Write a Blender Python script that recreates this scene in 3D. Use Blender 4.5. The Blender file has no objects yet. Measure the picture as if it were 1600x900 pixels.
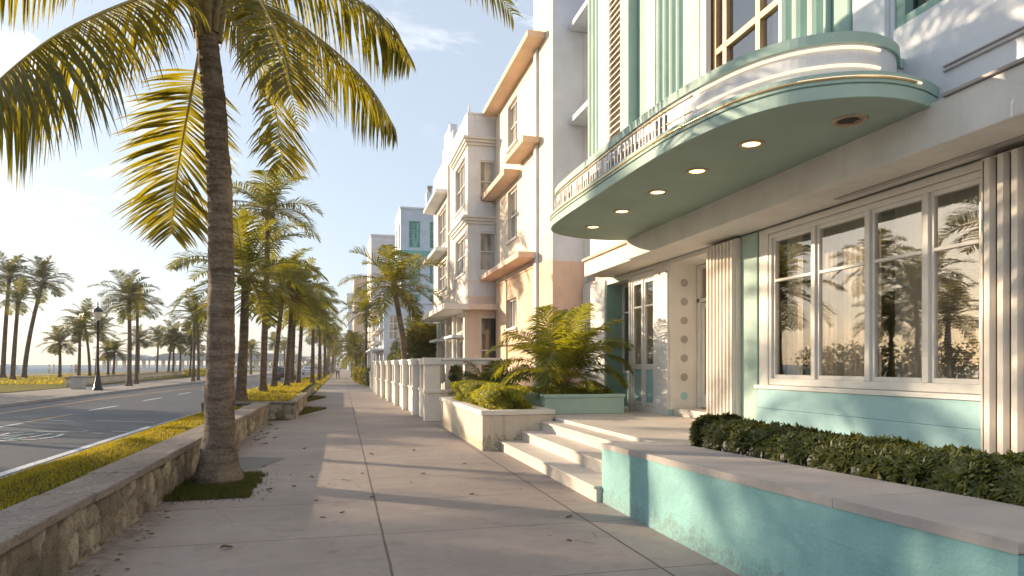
import bpy, math, random
import numpy as np
from mathutils import Vector, Matrix, noise
R = math.radians
rng = random.Random(11)
np.random.seed(5)
scene = bpy.context.scene
COL = scene.collection
UP = Vector((0, 0, 1))

# ------------------------------------------------------------------ helpers
class MB:
    def __init__(s): s.v = []; s.f = []; s.m = []; s.sm = []
    def add(s, vs, fs, m=0, smooth=False):
        n = len(s.v); s.v.extend([tuple(v) for v in vs])
        for f in fs:
            s.f.append(tuple(i + n for i in f)); s.m.append(m); s.sm.append(smooth)
    def box(s, x0, x1, y0, y1, z0, z1, m=0):
        if x0 > x1: x0, x1 = x1, x0
        if y0 > y1: y0, y1 = y1, y0
        if z0 > z1: z0, z1 = z1, z0
        s.add([(x0,y0,z0),(x1,y0,z0),(x1,y1,z0),(x0,y1,z0),(x0,y0,z1),(x1,y0,z1),(x1,y1,z1),(x0,y1,z1)],
              [(0,3,2,1),(4,5,6,7),(0,1,5,4),(1,2,6,5),(2,3,7,6),(3,0,4,7)], m)
        return s
    def extrude(s, poly, vec, m=0, caps=True, smooth=False):
        n = len(poly); vec = Vector(vec)
        a = [Vector(p) for p in poly]; b = [p + vec for p in a]
        s.add(a + b, [(i, (i+1) % n, n + (i+1) % n, n + i) for i in range(n)], m, smooth)
        if caps:
            s.add(a, [tuple(reversed(range(n)))], m); s.add(b, [tuple(range(n))], m)
        return s
    def tube(s, pts, rad, n=8, m=0, caps=True, jit=0):
        pts = [Vector(p) for p in pts]; k = len(pts)
        if not hasattr(rad, '__len__'): rad = [rad] * k
        vs = []; ref = None
        for i in range(k):
            t = (pts[min(i+1, k-1)] - pts[max(i-1, 0)])
            if t.length < 1e-9: t = Vector((0,0,1))
            t.normalize()
            if ref is None:
                ref = t.orthogonal().normalized()
            ref = (ref - t * ref.dot(t)).normalized(); bi = t.cross(ref)
            for j in range(n):
                a = 2*math.pi*j/n; r = rad[i] * (1 + (rng.uniform(-jit, jit) if jit else 0))
                vs.append(pts[i] + (ref*math.cos(a) + bi*math.sin(a)) * r)
        fs = [(i*n+j, i*n+(j+1)%n, (i+1)*n+(j+1)%n, (i+1)*n+j) for i in range(k-1) for j in range(n)]
        s.add(vs, fs, m, True)
        if caps:
            s.add(vs[:n], [tuple(reversed(range(n)))], m); s.add(vs[-n:], [tuple(range(n))], m)
        return s
    def lathe(s, prof, c=(0,0,0), n=16, m=0):
        vs = []; k = len(prof)
        for r, z in prof:
            for j in range(n):
                a = 2*math.pi*j/n; vs.append((c[0]+r*math.cos(a), c[1]+r*math.sin(a), c[2]+z))
        s.add(vs, [(i*n+j, i*n+(j+1)%n, (i+1)*n+(j+1)%n, (i+1)*n+j) for i in range(k-1) for j in range(n)], m, True)
        s.add(vs[:n], [tuple(reversed(range(n)))], m); s.add(vs[-n:], [tuple(range(n))], m)
        return s
    def quad(s, a, b, c, d, m=0): s.add([a, b, c, d], [(0,1,2,3)], m); return s

ORG = {}
def build(mb, name, mats, parent=None, bevel=0, kind=None):
    o_ = ORG.get(parent.name, Vector((0,0,0))) if parent else Vector((0,0,0))
    me = bpy.data.meshes.new(name)
    if parent: vs = [(v[0]-o_.x, v[1]-o_.y, v[2]-o_.z) for v in mb.v]
    else: vs = mb.v
    me.from_pydata(vs, [], mb.f)
    if not isinstance(mats, (list, tuple)): mats = [mats]
    for m in mats: me.materials.append(m)
    if len(mats) > 1: me.polygons.foreach_set('material_index', mb.m)
    me.polygons.foreach_set('use_smooth', mb.sm); me.update()
    o = bpy.data.objects.new(name, me); COL.objects.link(o)
    if parent: o.parent = parent; ORG[o.name] = o_
    if bevel:
        b = o.modifiers.new('bevel', 'BEVEL'); b.width = bevel; b.segments = 2; b.limit_method = 'ANGLE'; b.angle_limit = R(40)
        b.harden_normals = False
    if kind: o['kind'] = kind
    return o
def thing(name, label, cat, loc, group=None):
    o = bpy.data.objects.new(name, None); COL.objects.link(o); o.location = loc; ORG[o.name] = Vector(loc)
    o.empty_display_size = .2
    return tag(o, label, cat, group)
def tag(o, label, cat, group=None, kind=None):
    o['label'] = label; o['category'] = cat
    if group: o['group'] = group
    if kind: o['kind'] = kind
    return o
def link_mesh(name, me, parent=None, loc=(0,0,0), rot=(0,0,0), sc=(1,1,1)):
    o = bpy.data.objects.new(name, me); COL.objects.link(o)
    o.parent = parent; o.location = loc; o.rotation_euler = rot; o.scale = sc if hasattr(sc,'__len__') else (sc,sc,sc)
    return o
def raw_mesh(name, v, f, mats, mi=None, smooth=False):
    """v (n,3) array, f (k,4) or (k,3) array"""
    me = bpy.data.meshes.new(name); k = f.shape[1]
    me.vertices.add(len(v)); me.vertices.foreach_set('co', v.astype(np.float32).ravel())
    me.loops.add(f.size); me.loops.foreach_set('vertex_index', f.astype(np.int32).ravel())
    me.polygons.add(len(f)); me.polygons.foreach_set('loop_start', np.arange(0, f.size, k, dtype=np.int32))
    me.polygons.foreach_set('loop_total', np.full(len(f), k, dtype=np.int32))
    for m in mats: me.materials.append(m)
    if mi is not None: me.polygons.foreach_set('material_index', mi.astype(np.int32))
    if smooth: me.polygons.foreach_set('use_smooth', np.ones(len(f), dtype=bool))
    me.update(calc_edges=True); return me

# ------------------------------------------------------------------ materials
def newmat(name):
    m = bpy.data.materials.new(name); m.use_nodes = True; nt = m.node_tree; nt.nodes.clear()
    out = nt.nodes.new('ShaderNodeOutputMaterial'); return m, nt, out
def N(nt, t, **kw):
    n = nt.nodes.new(t)
    for k, v in kw.items():
        if k in n.inputs: n.inputs[k].default_value = v
        else: setattr(n, k, v)
    return n
def L(nt, a, b): nt.links.new(a, b)
def mixc(nt, fac, a, b, mode='MIX'):
    n = nt.nodes.new('ShaderNodeMix'); n.data_type = 'RGBA'; n.blend_type = mode
    for sock, val in ((n.inputs[0], fac), (n.inputs[6], a), (n.inputs[7], b)):
        if hasattr(val, 'is_output') or isinstance(val, bpy.types.NodeSocket): nt.links.new(val, sock)
        else: sock.default_value = (val if not hasattr(val, '__len__') else (*val[:3], 1))
    return n.outputs[2]
def ramp(nt, src, stops):
    n = nt.nodes.new('ShaderNodeValToRGB'); e = n.color_ramp.elements
    while len(e) < len(stops): e.new(.5)
    for x, (p, c) in zip(e, stops):
        x.position = p; x.color = (c, c, c, 1) if not hasattr(c, '__len__') else (*c, 1)
    nt.links.new(src, n.inputs[0]); return n.outputs[0]
def math_(nt, op, a, b=None, clamp=False):
    n = nt.nodes.new('ShaderNodeMath'); n.operation = op; n.use_clamp = clamp
    for i, v in enumerate((a, b)):
        if v is None: continue
        if isinstance(v, bpy.types.NodeSocket): nt.links.new(v, n.inputs[i])
        else: n.inputs[i].default_value = v
    return n.outputs[0]
def pos(nt):
    return nt.nodes.new('ShaderNodeNewGeometry').outputs['Position']
def noise_(nt, vec, scale, detail=4, rough=.6, dist=0, sx=None):
    if sx:
        mp = nt.nodes.new('ShaderNodeMapping'); mp.inputs['Scale'].default_value = sx; nt.links.new(vec, mp.inputs[0]); vec = mp.outputs[0]
    n = N(nt, 'ShaderNodeTexNoise', Scale=scale, Detail=detail, Roughness=rough, Distortion=dist)
    nt.links.new(vec, n.inputs['Vector']); return n.outputs['Fac']
def bump(nt, h, strength=.3, dist=.01, nrm=None):
    b = N(nt, 'ShaderNodeBump', Strength=strength, Distance=dist); nt.links.new(h, b.inputs['Height'])
    if nrm: nt.links.new(nrm, b.inputs['Normal'])
    return b.outputs[0]
def bsdf(nt, out, col, rough=.6, normal=None, spec=.5, metal=0):
    b = N(nt, 'ShaderNodeBsdfPrincipled')
    for k, v in (('Base Color', col), ('Roughness', rough), ('Metallic', metal), ('Specular IOR Level', spec)):
        if isinstance(v, bpy.types.NodeSocket): nt.links.new(v, b.inputs[k])
        else: b.inputs[k].default_value = (*v, 1) if hasattr(v, '__len__') else v
    if normal: nt.links.new(normal, b.inputs['Normal'])
    nt.links.new(b.outputs[0], out.inputs[0]); return b

def paint(name, c, rough=.7, mottle=.10, dirt=.25, dirtc=(.30,.27,.22), bs=.35, grain=70, foot=0):
    """painted stucco: mottled colour, faint vertical weather streaks, fine grain"""
    m, nt, out = newmat(name); p = pos(nt)
    n1 = noise_(nt, p, 1.3, 6, .65); n2 = noise_(nt, p, 9, 5, .7)
    dk = tuple(x*(1-mottle*1.6) for x in c); lt = tuple(min(.88, x*(1+mottle*.5)) for x in c)
    base = mixc(nt, ramp(nt, n1, [(.3, 0), (.7, 1)]), dk, lt)
    base = mixc(nt, math_(nt, 'MULTIPLY', ramp(nt, n2, [(.35, 1), (.6, 0)]), mottle*.9), base, tuple(x*.82 for x in c))
    st = noise_(nt, p, 1.0, 5, .7, 0, (5.5, 5.5, .45))
    st = math_(nt, 'MULTIPLY', ramp(nt, st, [(.56, 0), (.80, 1)]), dirt)
    base = mixc(nt, st, base, dirtc)
    if foot:
        sz = nt.nodes.new('ShaderNodeSeparateXYZ'); L(nt, p, sz.inputs[0])
        lim = math_(nt, 'MULTIPLY', math_(nt, 'ADD', noise_(nt, p, 3.1, 6, .75, .5, (1, 1, .35)), -.30), foot)
        gm = math_(nt, 'LESS_THAN', sz.outputs[2], lim); sp = ramp(nt, noise_(nt, p, 24, 5, .75), [(.40, 0), (.62, 1)])
        base = mixc(nt, math_(nt, 'MULTIPLY', math_(nt, 'MULTIPLY', gm, sp), .75), base, tuple(x*.42 for x in dirtc))
    g = noise_(nt, p, grain, 3, .7); g2 = noise_(nt, p, 11, 4, .6)
    h = math_(nt, 'ADD', g, math_(nt, 'MULTIPLY', g2, 1.5))
    bsdf(nt, out, base, rough, bump(nt, h, bs, .006), .35)
    return m
def simple(name, c, rough=.5, metal=0, spec=.5, var=.12, scale=6):
    m, nt, out = newmat(name); p = pos(nt)
    n1 = noise_(nt, p, scale, 5, .65)
    base = mixc(nt, ramp(nt, n1, [(.3, 0), (.7, 1)]), tuple(x*(1-var) for x in c), tuple(min(1, x*(1+var)) for x in c))
    bsdf(nt, out, base, rough, bump(nt, noise_(nt, p, 40, 3), .15, .004), spec, metal); return m
def emit(name, c, s):
    m, nt, out = newmat(name); e = N(nt, 'ShaderNodeEmission', Strength=s); e.inputs[0].default_value = (*c, 1)
    L(nt, e.outputs[0], out.inputs[0]); return m
def leafmat(name, c, tc, trans=.5, rough=.45, var=.35, dry=None):
    """leaf: diffuse / gloss plus light shining through the blade"""
    m, nt, out = newmat(name)
    tco = nt.nodes.new('ShaderNodeTexCoord').outputs['Object']
    n1 = noise_(nt, tco, 2.6, 4, .7); n2 = noise_(nt, tco, 23, 2, .6)
    f = math_(nt, 'ADD', math_(nt, 'MULTIPLY', n1, .6), math_(nt, 'MULTIPLY', n2, .4))
    f = ramp(nt, f, [(.33, 0), (.67, 1)])
    a = mixc(nt, f, tuple(x*(1-var) for x in c), tuple(x*(1+var) for x in c))
    t = mixc(nt, f, tuple(x*(1-var*.6) for x in tc), tuple(min(1, x*(1+var*.5)) for x in tc))
    if dry:
        dn = ramp(nt, noise_(nt, tco, 5.1, 3, .6), [(.62, 0), (.72, 1)])
        a = mixc(nt, math_(nt, 'MULTIPLY', dn, .7), a, dry); 
    b = N(nt, 'ShaderNodeBsdfPrincipled', Roughness=rough); L(nt, a, b.inputs['Base Color']); b.inputs['Specular IOR Level'].default_value = .4
    tr = N(nt, 'ShaderNodeBsdfTranslucent'); L(nt, t, tr.inputs[0])
    mx = N(nt, 'ShaderNodeMixShader'); mx.inputs[0].default_value = trans
    L(nt, b.outputs[0], mx.inputs[1]); L(nt, tr.outputs[0], mx.inputs[2]); L(nt, mx.outputs[0], out.inputs[0]); return m
def glass(name, tint, ior=2.0, rough=.012, wav=.06):
    m, nt, out = newmat(name); p = pos(nt)
    tr = N(nt, 'ShaderNodeBsdfTransparent'); tr.inputs[0].default_value = (*tint, 1)
    nb = bump(nt, noise_(nt, p, 1.1, 2, .5), wav, .02)
    gl = N(nt, 'ShaderNodeBsdfGlossy', Roughness=rough); gl.inputs[0].default_value = (.95,.95,.95,1); L(nt, nb, gl.inputs['Normal'])
    fr = N(nt, 'ShaderNodeFresnel', IOR=ior); bk = nt.nodes.new('ShaderNodeNewGeometry').outputs['Backfacing']
    L(nt, math_(nt, 'ADD', math_(nt, 'MULTIPLY', bk, 1/ior-ior), ior), fr.inputs['IOR'])
    mx = N(nt, 'ShaderNodeMixShader'); L(nt, fr.outputs[0], mx.inputs[0]); L(nt, tr.outputs[0], mx.inputs[1]); L(nt, gl.outputs[0], mx.inputs[2])
    L(nt, mx.outputs[0], out.inputs[0]); return m
def farglass(name, c, c2):
    """pane with drawn curtain behind, for windows seen from far"""
    m, nt, out = newmat(name); p = pos(nt)
    n1 = noise_(nt, p, 1.4, 3, .6, 0, (3, 3, .35))
    col = mixc(nt, ramp(nt, n1, [(.42, 0), (.58, 1)]), c, c2)
    bsdf(nt, out, col, .06, bump(nt, noise_(nt, p, .8, 2), .05, .02), .9); return m

WHITE = paint('white_stucco', (.74,.715,.67)); WHITE2 = paint('cool_white_stucco', (.74,.755,.79), dirt=.2)
TRIMW = paint('white_trim', (.78,.76,.72), .5, .05, .12, bs=.15)
MINT = paint('mint_paint', (.40,.545,.48), .6, .10, .18, (.22,.30,.26)); MINTD = paint('deep_mint_shade', (.27,.42,.37), .55, .10, .15, (.15,.22,.2))
AQUA = paint('aqua_paint', (.24,.465,.46), .65, .14, .32, (.42,.55,.50), bs=.9, grain=38, foot=.8)
AQUAL = paint('light_aqua_paint', (.36,.57,.59), .65, .10, .2, (.3,.4,.38))
PEACH = paint('peach_stucco', (.78,.56,.39)); CORAL = paint('coral_paint_and_bounce', (.78,.53,.40)); CREAM = paint('cream_stucco', (.80,.69,.55))
CREAMW = paint('warm_white_stucco', (.80,.73,.64)); PINKW = paint('pink_white_stucco', (.78,.66,.57))
BLUEW = paint('blue_white_stucco', (.60,.66,.74)); GREYC = paint('grey_concrete', (.45,.43,.40)); LILAC = paint('grey_lilac_stucco', (.70,.68,.71), dirt=.18)
SEAF = paint('seafoam_band', (.20,.46,.42)); GREENW = paint('green_shutter', (.17,.42,.33), .5)
FRAME = simple('window_frame_white', (.76,.73,.68), .42, var=.05); BRONZE = simple('bronze_frame', (.50,.34,.20), .35, .5)
DARK = simple('dark_interior', (.035,.03,.026), .8); ROOM = simple('room_wall', (.42,.39,.35), .9); CURT = simple('curtain_cloth', (.62,.55,.46), .9, var=.08, scale=3)
BLIND = simple('blind_slat', (.46,.39,.31), .6); GOLD = simple('brass_trim', (.85,.62,.33), .22, .9, var=.06)
TRIMGLOW = emit('glow_trim', (1.0,.76,.50), .95); LAMPON = emit('downlight_lens', (1.0,.68,.24), 3.2); CHROME = simple('aged_metal_ring', (.42,.33,.24), .4, .8)
IRON = simple('black_cast_iron', (.018,.018,.018), .4, .3); LANT = simple('frosted_lantern', (.72,.62,.50), .3)
LETTER = simple('aluminium_letter', (.66,.63,.60), .35, .5); LBOARD = simple('letter_board', (.30,.29,.30), .4, .3)
GLASS = glass('window_glass', (.90,.88,.85), 2.6); GLASSU = glass('upper_window_glass', (.40,.52,.52), 3.2)
PANE = farglass('curtained_pane', (.12,.12,.12), (.46,.42,.37)); PANED = farglass('dark_pane', (.03,.03,.032), (.12,.10,.085)); PANEG = farglass('green_pane', (.04,.16,.13), (.20,.42,.36))
MARBLE = paint('step_stone', (.66,.59,.52), .6, .14, .5, (.34,.28,.21), bs=.2); STAINED = paint('stained_cream_stone', (.70,.60,.47), .75, .12, .7, (.36,.29,.10), foot=1.0)
COPING = paint('coping_stone', (.44,.40,.375), .8, .14, .4, (.25,.22,.19), bs=.5, grain=40)
SOIL = simple('soil', (.05,.035,.022), .95)
BARKW = simple('twig_wood', (.05,.037,.024), .9)

PALML = leafmat('palm_leaflet', (.055,.070,.012), (.44,.36,.014), .46, .38, .4, (.22,.15,.05))
PALMF = leafmat('far_palm_leaflet', (.060,.078,.018), (.36,.32,.024), .42, .42, .4)
PALMFF = leafmat('beach_palm_leaflet', (.052,.066,.018), (.24,.22,.03), .36, .42, .4)
ARECA = leafmat('areca_leaflet', (.085,.115,.020), (.50,.46,.02), .42, .4, .35)
RACHIS = simple('palm_rachis', (.40,.32,.12), .5); RACHISF = simple('far_palm_rachis', (.24,.20,.08), .6)
HEDGEL = leafmat('dark_hedge_leaf', (.070,.085,.020), (.20,.20,.02), .28, .45, .5, (.22,.16,.03))
BOXL = leafmat('sunny_box_leaf', (.20,.215,.02), (.62,.56,.03), .45, .45, .4)
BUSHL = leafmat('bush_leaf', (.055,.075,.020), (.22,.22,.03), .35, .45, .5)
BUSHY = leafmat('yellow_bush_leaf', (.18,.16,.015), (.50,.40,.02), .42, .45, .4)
GRASS = leafmat('grass_blade', (.10,.105,.012), (.54,.42,.015), .48, .5, .6); GRASSD = leafmat('shade_grass_blade', (.060,.072,.012), (.20,.19,.012), .4, .5, .4)  # second grass is a darker copy, shade put into the blade colour
COVER = leafmat('ground_cover_leaf', (.13,.15,.02), (.50,.44,.03), .45, .45, .4)
DRYLEAF = simple('dry_leaf', (.13,.075,.03), .8, var=.4, scale=30)

def bark(name, c, sc=1.0):
    m, nt, out = newmat(name); p = nt.nodes.new('ShaderNodeTexCoord').outputs['Object']
    rg = noise_(nt, p, 1, 5, .65, .6, (2.2*sc, 2.2*sc, 15*sc)); fi = noise_(nt, p, 26*sc, 5, .75); bl = noise_(nt, p, 2.2*sc, 4, .6)
    col = mixc(nt, ramp(nt, rg, [(.36, 0), (.62, 1)]), tuple(x*.42 for x in c), c)
    col = mixc(nt, math_(nt, 'MULTIPLY', ramp(nt, fi, [(.38, 1), (.55, 0)]), .7), col, tuple(x*.30 for x in c))
    col = mixc(nt, math_(nt, 'MULTIPLY', ramp(nt, bl, [(.5, 0), (.72, 1)]), .5), col, (c[0]*1.5, c[1]*1.5, c[2]*1.45))
    h = math_(nt, 'ADD', rg, math_(nt, 'MULTIPLY', fi, .55))
    bsdf(nt, out, col, .9, bump(nt, h, .9, .03), .2); return m
BARK = bark('palm_bark', (.26,.20,.15)); BARKF = bark('far_palm_bark', (.20,.15,.11))

def m_sidewalk():
    m, nt, out = newmat('sidewalk_concrete'); p = pos(nt)
    sx = nt.nodes.new('ShaderNodeSeparateXYZ'); L(nt, p, sx.inputs[0])
    wob = math_(nt, 'MULTIPLY', math_(nt, 'SUBTRACT', noise_(nt, p, 2.2, 3), .5), .018)
    X = math_(nt, 'ADD', sx.outputs[0], wob); Y = math_(nt, 'ADD', sx.outputs[1], wob)
    def line(v, at, w): return math_(nt, 'LESS_THAN', math_(nt, 'ABSOLUTE', math_(nt, 'SUBTRACT', v, at)), w)
    fy = math_(nt, 'ABSOLUTE', math_(nt, 'SUBTRACT', math_(nt, 'FRACT', math_(nt, 'DIVIDE', math_(nt, 'ADD', Y, 101.98), 1.62)), .5))
    jy = math_(nt, 'GREATER_THAN', fy, .4950)
    j = math_(nt, 'MAXIMUM', line(X, .37, .011), line(X, 2.44, .012)); j2 = math_(nt, 'MULTIPLY', jy, .85)
    j = math_(nt, 'MAXIMUM', j, j2)
    n1 = noise_(nt, p, .7, 6, .65); n2 = noise_(nt, p, 6, 6, .7); n3 = noise_(nt, p, 120, 2, .6)
    ci = nt.nodes.new('ShaderNodeTexWhiteNoise'); ci.noise_dimensions = '2D'
    cv = nt.nodes.new('ShaderNodeCombineXYZ'); L(nt, math_(nt, 'FLOOR', math_(nt, 'DIVIDE', math_(nt, 'ADD', Y, 101.17), 1.62)), cv.inputs[0]); L(nt, math_(nt, 'GREATER_THAN', X, .37), cv.inputs[1]); L(nt, cv.outputs[0], ci.inputs['Vector'])
    base = mixc(nt, ramp(nt, n1, [(.3, 0), (.7, 1)]), (.285,.235,.210), (.385,.325,.290))
    base = mixc(nt, math_(nt, 'MULTIPLY', ramp(nt, n2, [(.30, 1), (.52, 0)]), .42), base, (.165,.135,.125))
    base = mixc(nt, math_(nt, 'MULTIPLY', ramp(nt, noise_(nt, p, 1.9, 5, .7, 1.2), [(.58, 0), (.70, 1)]), .45), base, (.135,.105,.095))
    base = mixc(nt, math_(nt, 'MULTIPLY', ramp(nt, n3, [(.36, 1), (.50, 0)]), .25), base, (.13,.11,.10))
    base = mixc(nt, math_(nt, 'MULTIPLY', ci.outputs[0], .30), base, (.19,.16,.15))
    gv = N(nt, 'ShaderNodeTexVoronoi', Scale=2.3); L(nt, p, gv.inputs['Vector']); gm = math_(nt, 'MULTIPLY', math_(nt, 'LESS_THAN', gv.outputs['Distance'], .055), ramp(nt, noise_(nt, p, .9, 2), [(.50, 0), (.53, 1)]))
    base = mixc(nt, math_(nt, 'MULTIPLY', gm, .6), base, (.07,.06,.055))
    wp = nt.nodes.new('ShaderNodeVectorMath'); wp.operation = 'ADD'; wn = N(nt, 'ShaderNodeTexNoise', Scale=1.7, Detail=6); L(nt, p, wn.inputs['Vector']); L(nt, p, wp.inputs[0]); L(nt, wn.outputs['Color'], wp.inputs[1])
    cv2 = N(nt, 'ShaderNodeTexVoronoi', Scale=.42, feature='DISTANCE_TO_EDGE'); L(nt, wp.outputs[0], cv2.inputs['Vector'])
    ck = math_(nt, 'MULTIPLY', math_(nt, 'LESS_THAN', cv2.outputs[0], .0028), ramp(nt, noise_(nt, p, .5, 2), [(.50, 0), (.56, 1)]))
    base = mixc(nt, math_(nt, 'MULTIPLY', ck, .45), base, (.06,.05,.045))
    # grime along the foot of the stone wall
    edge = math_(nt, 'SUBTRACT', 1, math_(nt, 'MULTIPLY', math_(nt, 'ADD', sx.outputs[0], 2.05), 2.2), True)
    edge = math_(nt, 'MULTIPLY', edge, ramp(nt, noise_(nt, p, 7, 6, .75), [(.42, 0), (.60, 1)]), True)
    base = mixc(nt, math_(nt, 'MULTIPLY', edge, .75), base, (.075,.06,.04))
    base = mixc(nt, math_(nt, 'MULTIPLY', j, .85), base, (.075,.062,.052))
    h = math_(nt, 'SUBTRACT', math_(nt, 'ADD', math_(nt, 'MULTIPLY', n3, .25), math_(nt, 'MULTIPLY', n2, .3)), j)
    bsdf(nt, out, base, ramp(nt, n2, [(.3, .62), (.7, .8)]), bump(nt, h, .35, .008), .35); return m
def m_asphalt():
    m, nt, out = newmat('asphalt'); p = pos(nt)
    n1 = noise_(nt, p, .35, 6, .65); n2 = noise_(nt, p, 90, 3, .7); n3 = noise_(nt, p, 1, 5, .65, 0, (2.6, .12, 1))
    base = mixc(nt, ramp(nt, n1, [(.3, 0), (.7, 1)]), (.055,.056,.064), (.080,.080,.086))
    base = mixc(nt, math_(nt, 'MULTIPLY', ramp(nt, n3, [(.45, 0), (.65, 1)]), .4), base, (.088,.084,.084))
    base = mixc(nt, math_(nt, 'MULTIPLY', ramp(nt, n2, [(.52, 0), (.66, 1)]), .45), base, (.17,.16,.15))
    v = N(nt, 'ShaderNodeTexVoronoi', Scale=.35, feature='DISTANCE_TO_EDGE'); 
    dv = N(nt, 'ShaderNodeMix', data_type='VECTOR'); dv.inputs[0].default_value = .12; L(nt, p, dv.inputs[4]); nn = N(nt, 'ShaderNodeTexNoise', Scale=1.2, Detail=5); L(nt, p, nn.inputs[0]); L(nt, nn.outputs['Color'], dv.inputs[5]); L(nt, dv.outputs[1], v.inputs['Vector'])
    cr = math_(nt, 'LESS_THAN', v.outputs[0], .006)
    base = mixc(nt, math_(nt, 'MULTIPLY', cr, .6), base, (.025,.024,.025))
    bsdf(nt, out, base, ramp(nt, n1, [(.3, .52), (.7, .68)]), bump(nt, n2, .5, .006), .22); return m
def m_marking(name, c, wear=.5):
    m, nt, out = newmat(name); p = pos(nt)
    w = ramp(nt, noise_(nt, p, 14, 6, .75), [(wear-.10, 0), (wear+.08, 1)])
    col = mixc(nt, w, (.10,.098,.10), c); bsdf(nt, out, col, .6, bump(nt, noise_(nt, p, 90, 3), .4, .005)); return m
def m_coral():
    """rough coral-rock masonry: vertex attribute holds each stone's own tone"""
    m, nt, out = newmat('coral_stone'); p = pos(nt)
    at = N(nt, 'ShaderNodeAttribute', attribute_name='tone'); n1 = noise_(nt, p, 5, 6, .7, .8); n2 = noise_(nt, p, 38, 5, .75)
    base = mixc(nt, at.outputs['Fac'], (.085,.068,.048), (.60,.53,.42))
    base = mixc(nt, math_(nt, 'MULTIPLY', ramp(nt, n1, [(.40, 1), (.60, 0)]), .55), base, (.17,.14,.10))
    base = mixc(nt, math_(nt, 'MULTIPLY', ramp(nt, noise_(nt, p, 1, 5, .7, .4, (3, 3, 1.2)), [(.57, 0), (.68, 1)]), .7), base, (.095,.105,.035))
    base = mixc(nt, math_(nt, 'MULTIPLY', ramp(nt, n2, [(.34, 1), (.48, 0)]), .6), base, (.09,.075,.055))
    h = math_(nt, 'ADD', math_(nt, 'MULTIPLY', n2, .6), n1)
    bsdf(nt, out, base, .9, bump(nt, h, 1.0, .04), .2); return m
def m_capstone():
    m, nt, out = newmat('worn_coping_stone'); p = pos(nt)
    n1 = noise_(nt, p, 2.2, 6, .7, .6, (1, .5, 1)); n2 = noise_(nt, p, 17, 6, .75, 1.0); n3 = noise_(nt, p, 60, 3, .7)
    base = mixc(nt, ramp(nt, n1, [(.3, 0), (.7, 1)]), (.21,.175,.155), (.36,.31,.275))
    base = mixc(nt, math_(nt, 'MULTIPLY', ramp(nt, n2, [(.36, 1), (.52, 0)]), .65), base, (.10,.082,.066))
    h = math_(nt, 'ADD', math_(nt, 'MULTIPLY', n2, 1.3), math_(nt, 'MULTIPLY', n3, .5))
    bsdf(nt, out, base, .85, bump(nt, h, .9, .02), .3); return m
def m_ground(name, c1, c2, c3, s=1.0):
    m, nt, out = newmat(name); p = pos(nt)
    n1 = noise_(nt, p, .08*s, 6, .65); n2 = noise_(nt, p, 1.4*s, 6, .75); n3 = noise_(nt, p, 14*s, 4, .75)
    base = mixc(nt, ramp(nt, n1, [(.35, 0), (.65, 1)]), c1, c2)
    base = mixc(nt, ramp(nt, n2, [(.46, 0), (.66, 1)]), base, c3)
    base = mixc(nt, math_(nt, 'MULTIPLY', ramp(nt, n3, [(.36, 1), (.5, 0)]), .5), base, tuple(x*.4 for x in c1))
    bsdf(nt, out, base, .95, bump(nt, math_(nt, 'ADD', n3, n2), .8, .08), .1); return m
def m_sea():
    m, nt, out = newmat('sea_water'); p = pos(nt)
    n = math_(nt, 'ADD', noise_(nt, p, .55, 5, .65, 0, (1, 1.6, 1)), math_(nt, 'MULTIPLY', noise_(nt, p, .06, 3, .5), 2))
    foam = ramp(nt, noise_(nt, p, .05, 6, .75, .4, (1, 2.2, 1)), [(.60, 0), (.70, 1)])
    base = mixc(nt, math_(nt, 'MULTIPLY', foam, .35), (.085,.19,.27), (.55,.60,.62))
    bsdf(nt, out, base, .6, bump(nt, n, .6, .5), .04); return m
SIDEW = m_sidewalk(); ASPH = m_asphalt(); STONE = m_coral(); CAP = m_capstone()
MKW = m_marking('white_road_paint', (.58,.60,.62), .40); MKO = m_marking('orange_road_paint', (.55,.30,.09), .47); MKT = m_marking('worn_road_paint', (.42,.45,.46), .47); MKG = m_marking('green_road_paint', (.20,.40,.37), .47)
LAWN = m_ground('lawn_turf', (.14,.14,.016), (.20,.18,.025), (.26,.21,.07)); SAND = m_ground('beach_sand', (.46,.39,.29), (.52,.45,.34), (.40,.33,.24)); LAND = m_ground('far_land', (.20,.18,.10), (.28,.25,.16), (.16,.15,.07))
TURF = m_ground('strip_turf', (.055,.058,.010), (.075,.070,.012), (.06,.05,.02), 4); SEA = m_sea()
KERB = paint('kerb_concrete', (.44,.40,.36), .8, .12, .3, (.16,.14,.12), bs=.4); PAVE2 = m_ground('far_pavement', (.40,.36,.32), (.45,.40,.36), (.36,.32,.29), 3)

# ------------------------------------------------------------------ setting
def sheet(name, x0, x1, y0, y1, z, mat):
    return build(MB().quad((x0,y0,z),(x1,y0,z),(x1,y1,z),(x0,y1,z)), name, mat, kind='structure')
ZR = -.12
sheet('ground', -72, 3000, -400, 3500, -.30, LAND)
sheet('sea', -6000, -62, -2000, 9000, -.62, SEA)
sheet('road', -13.4, -4.5, -60, 420, ZR, ASPH)
sheet('sidewalk', -2.6, 3.2, -12, 330, 0, SIDEW)
sheet('far_pavement', -18.6, -13.55, -40, 330, 0, PAVE2)
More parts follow.
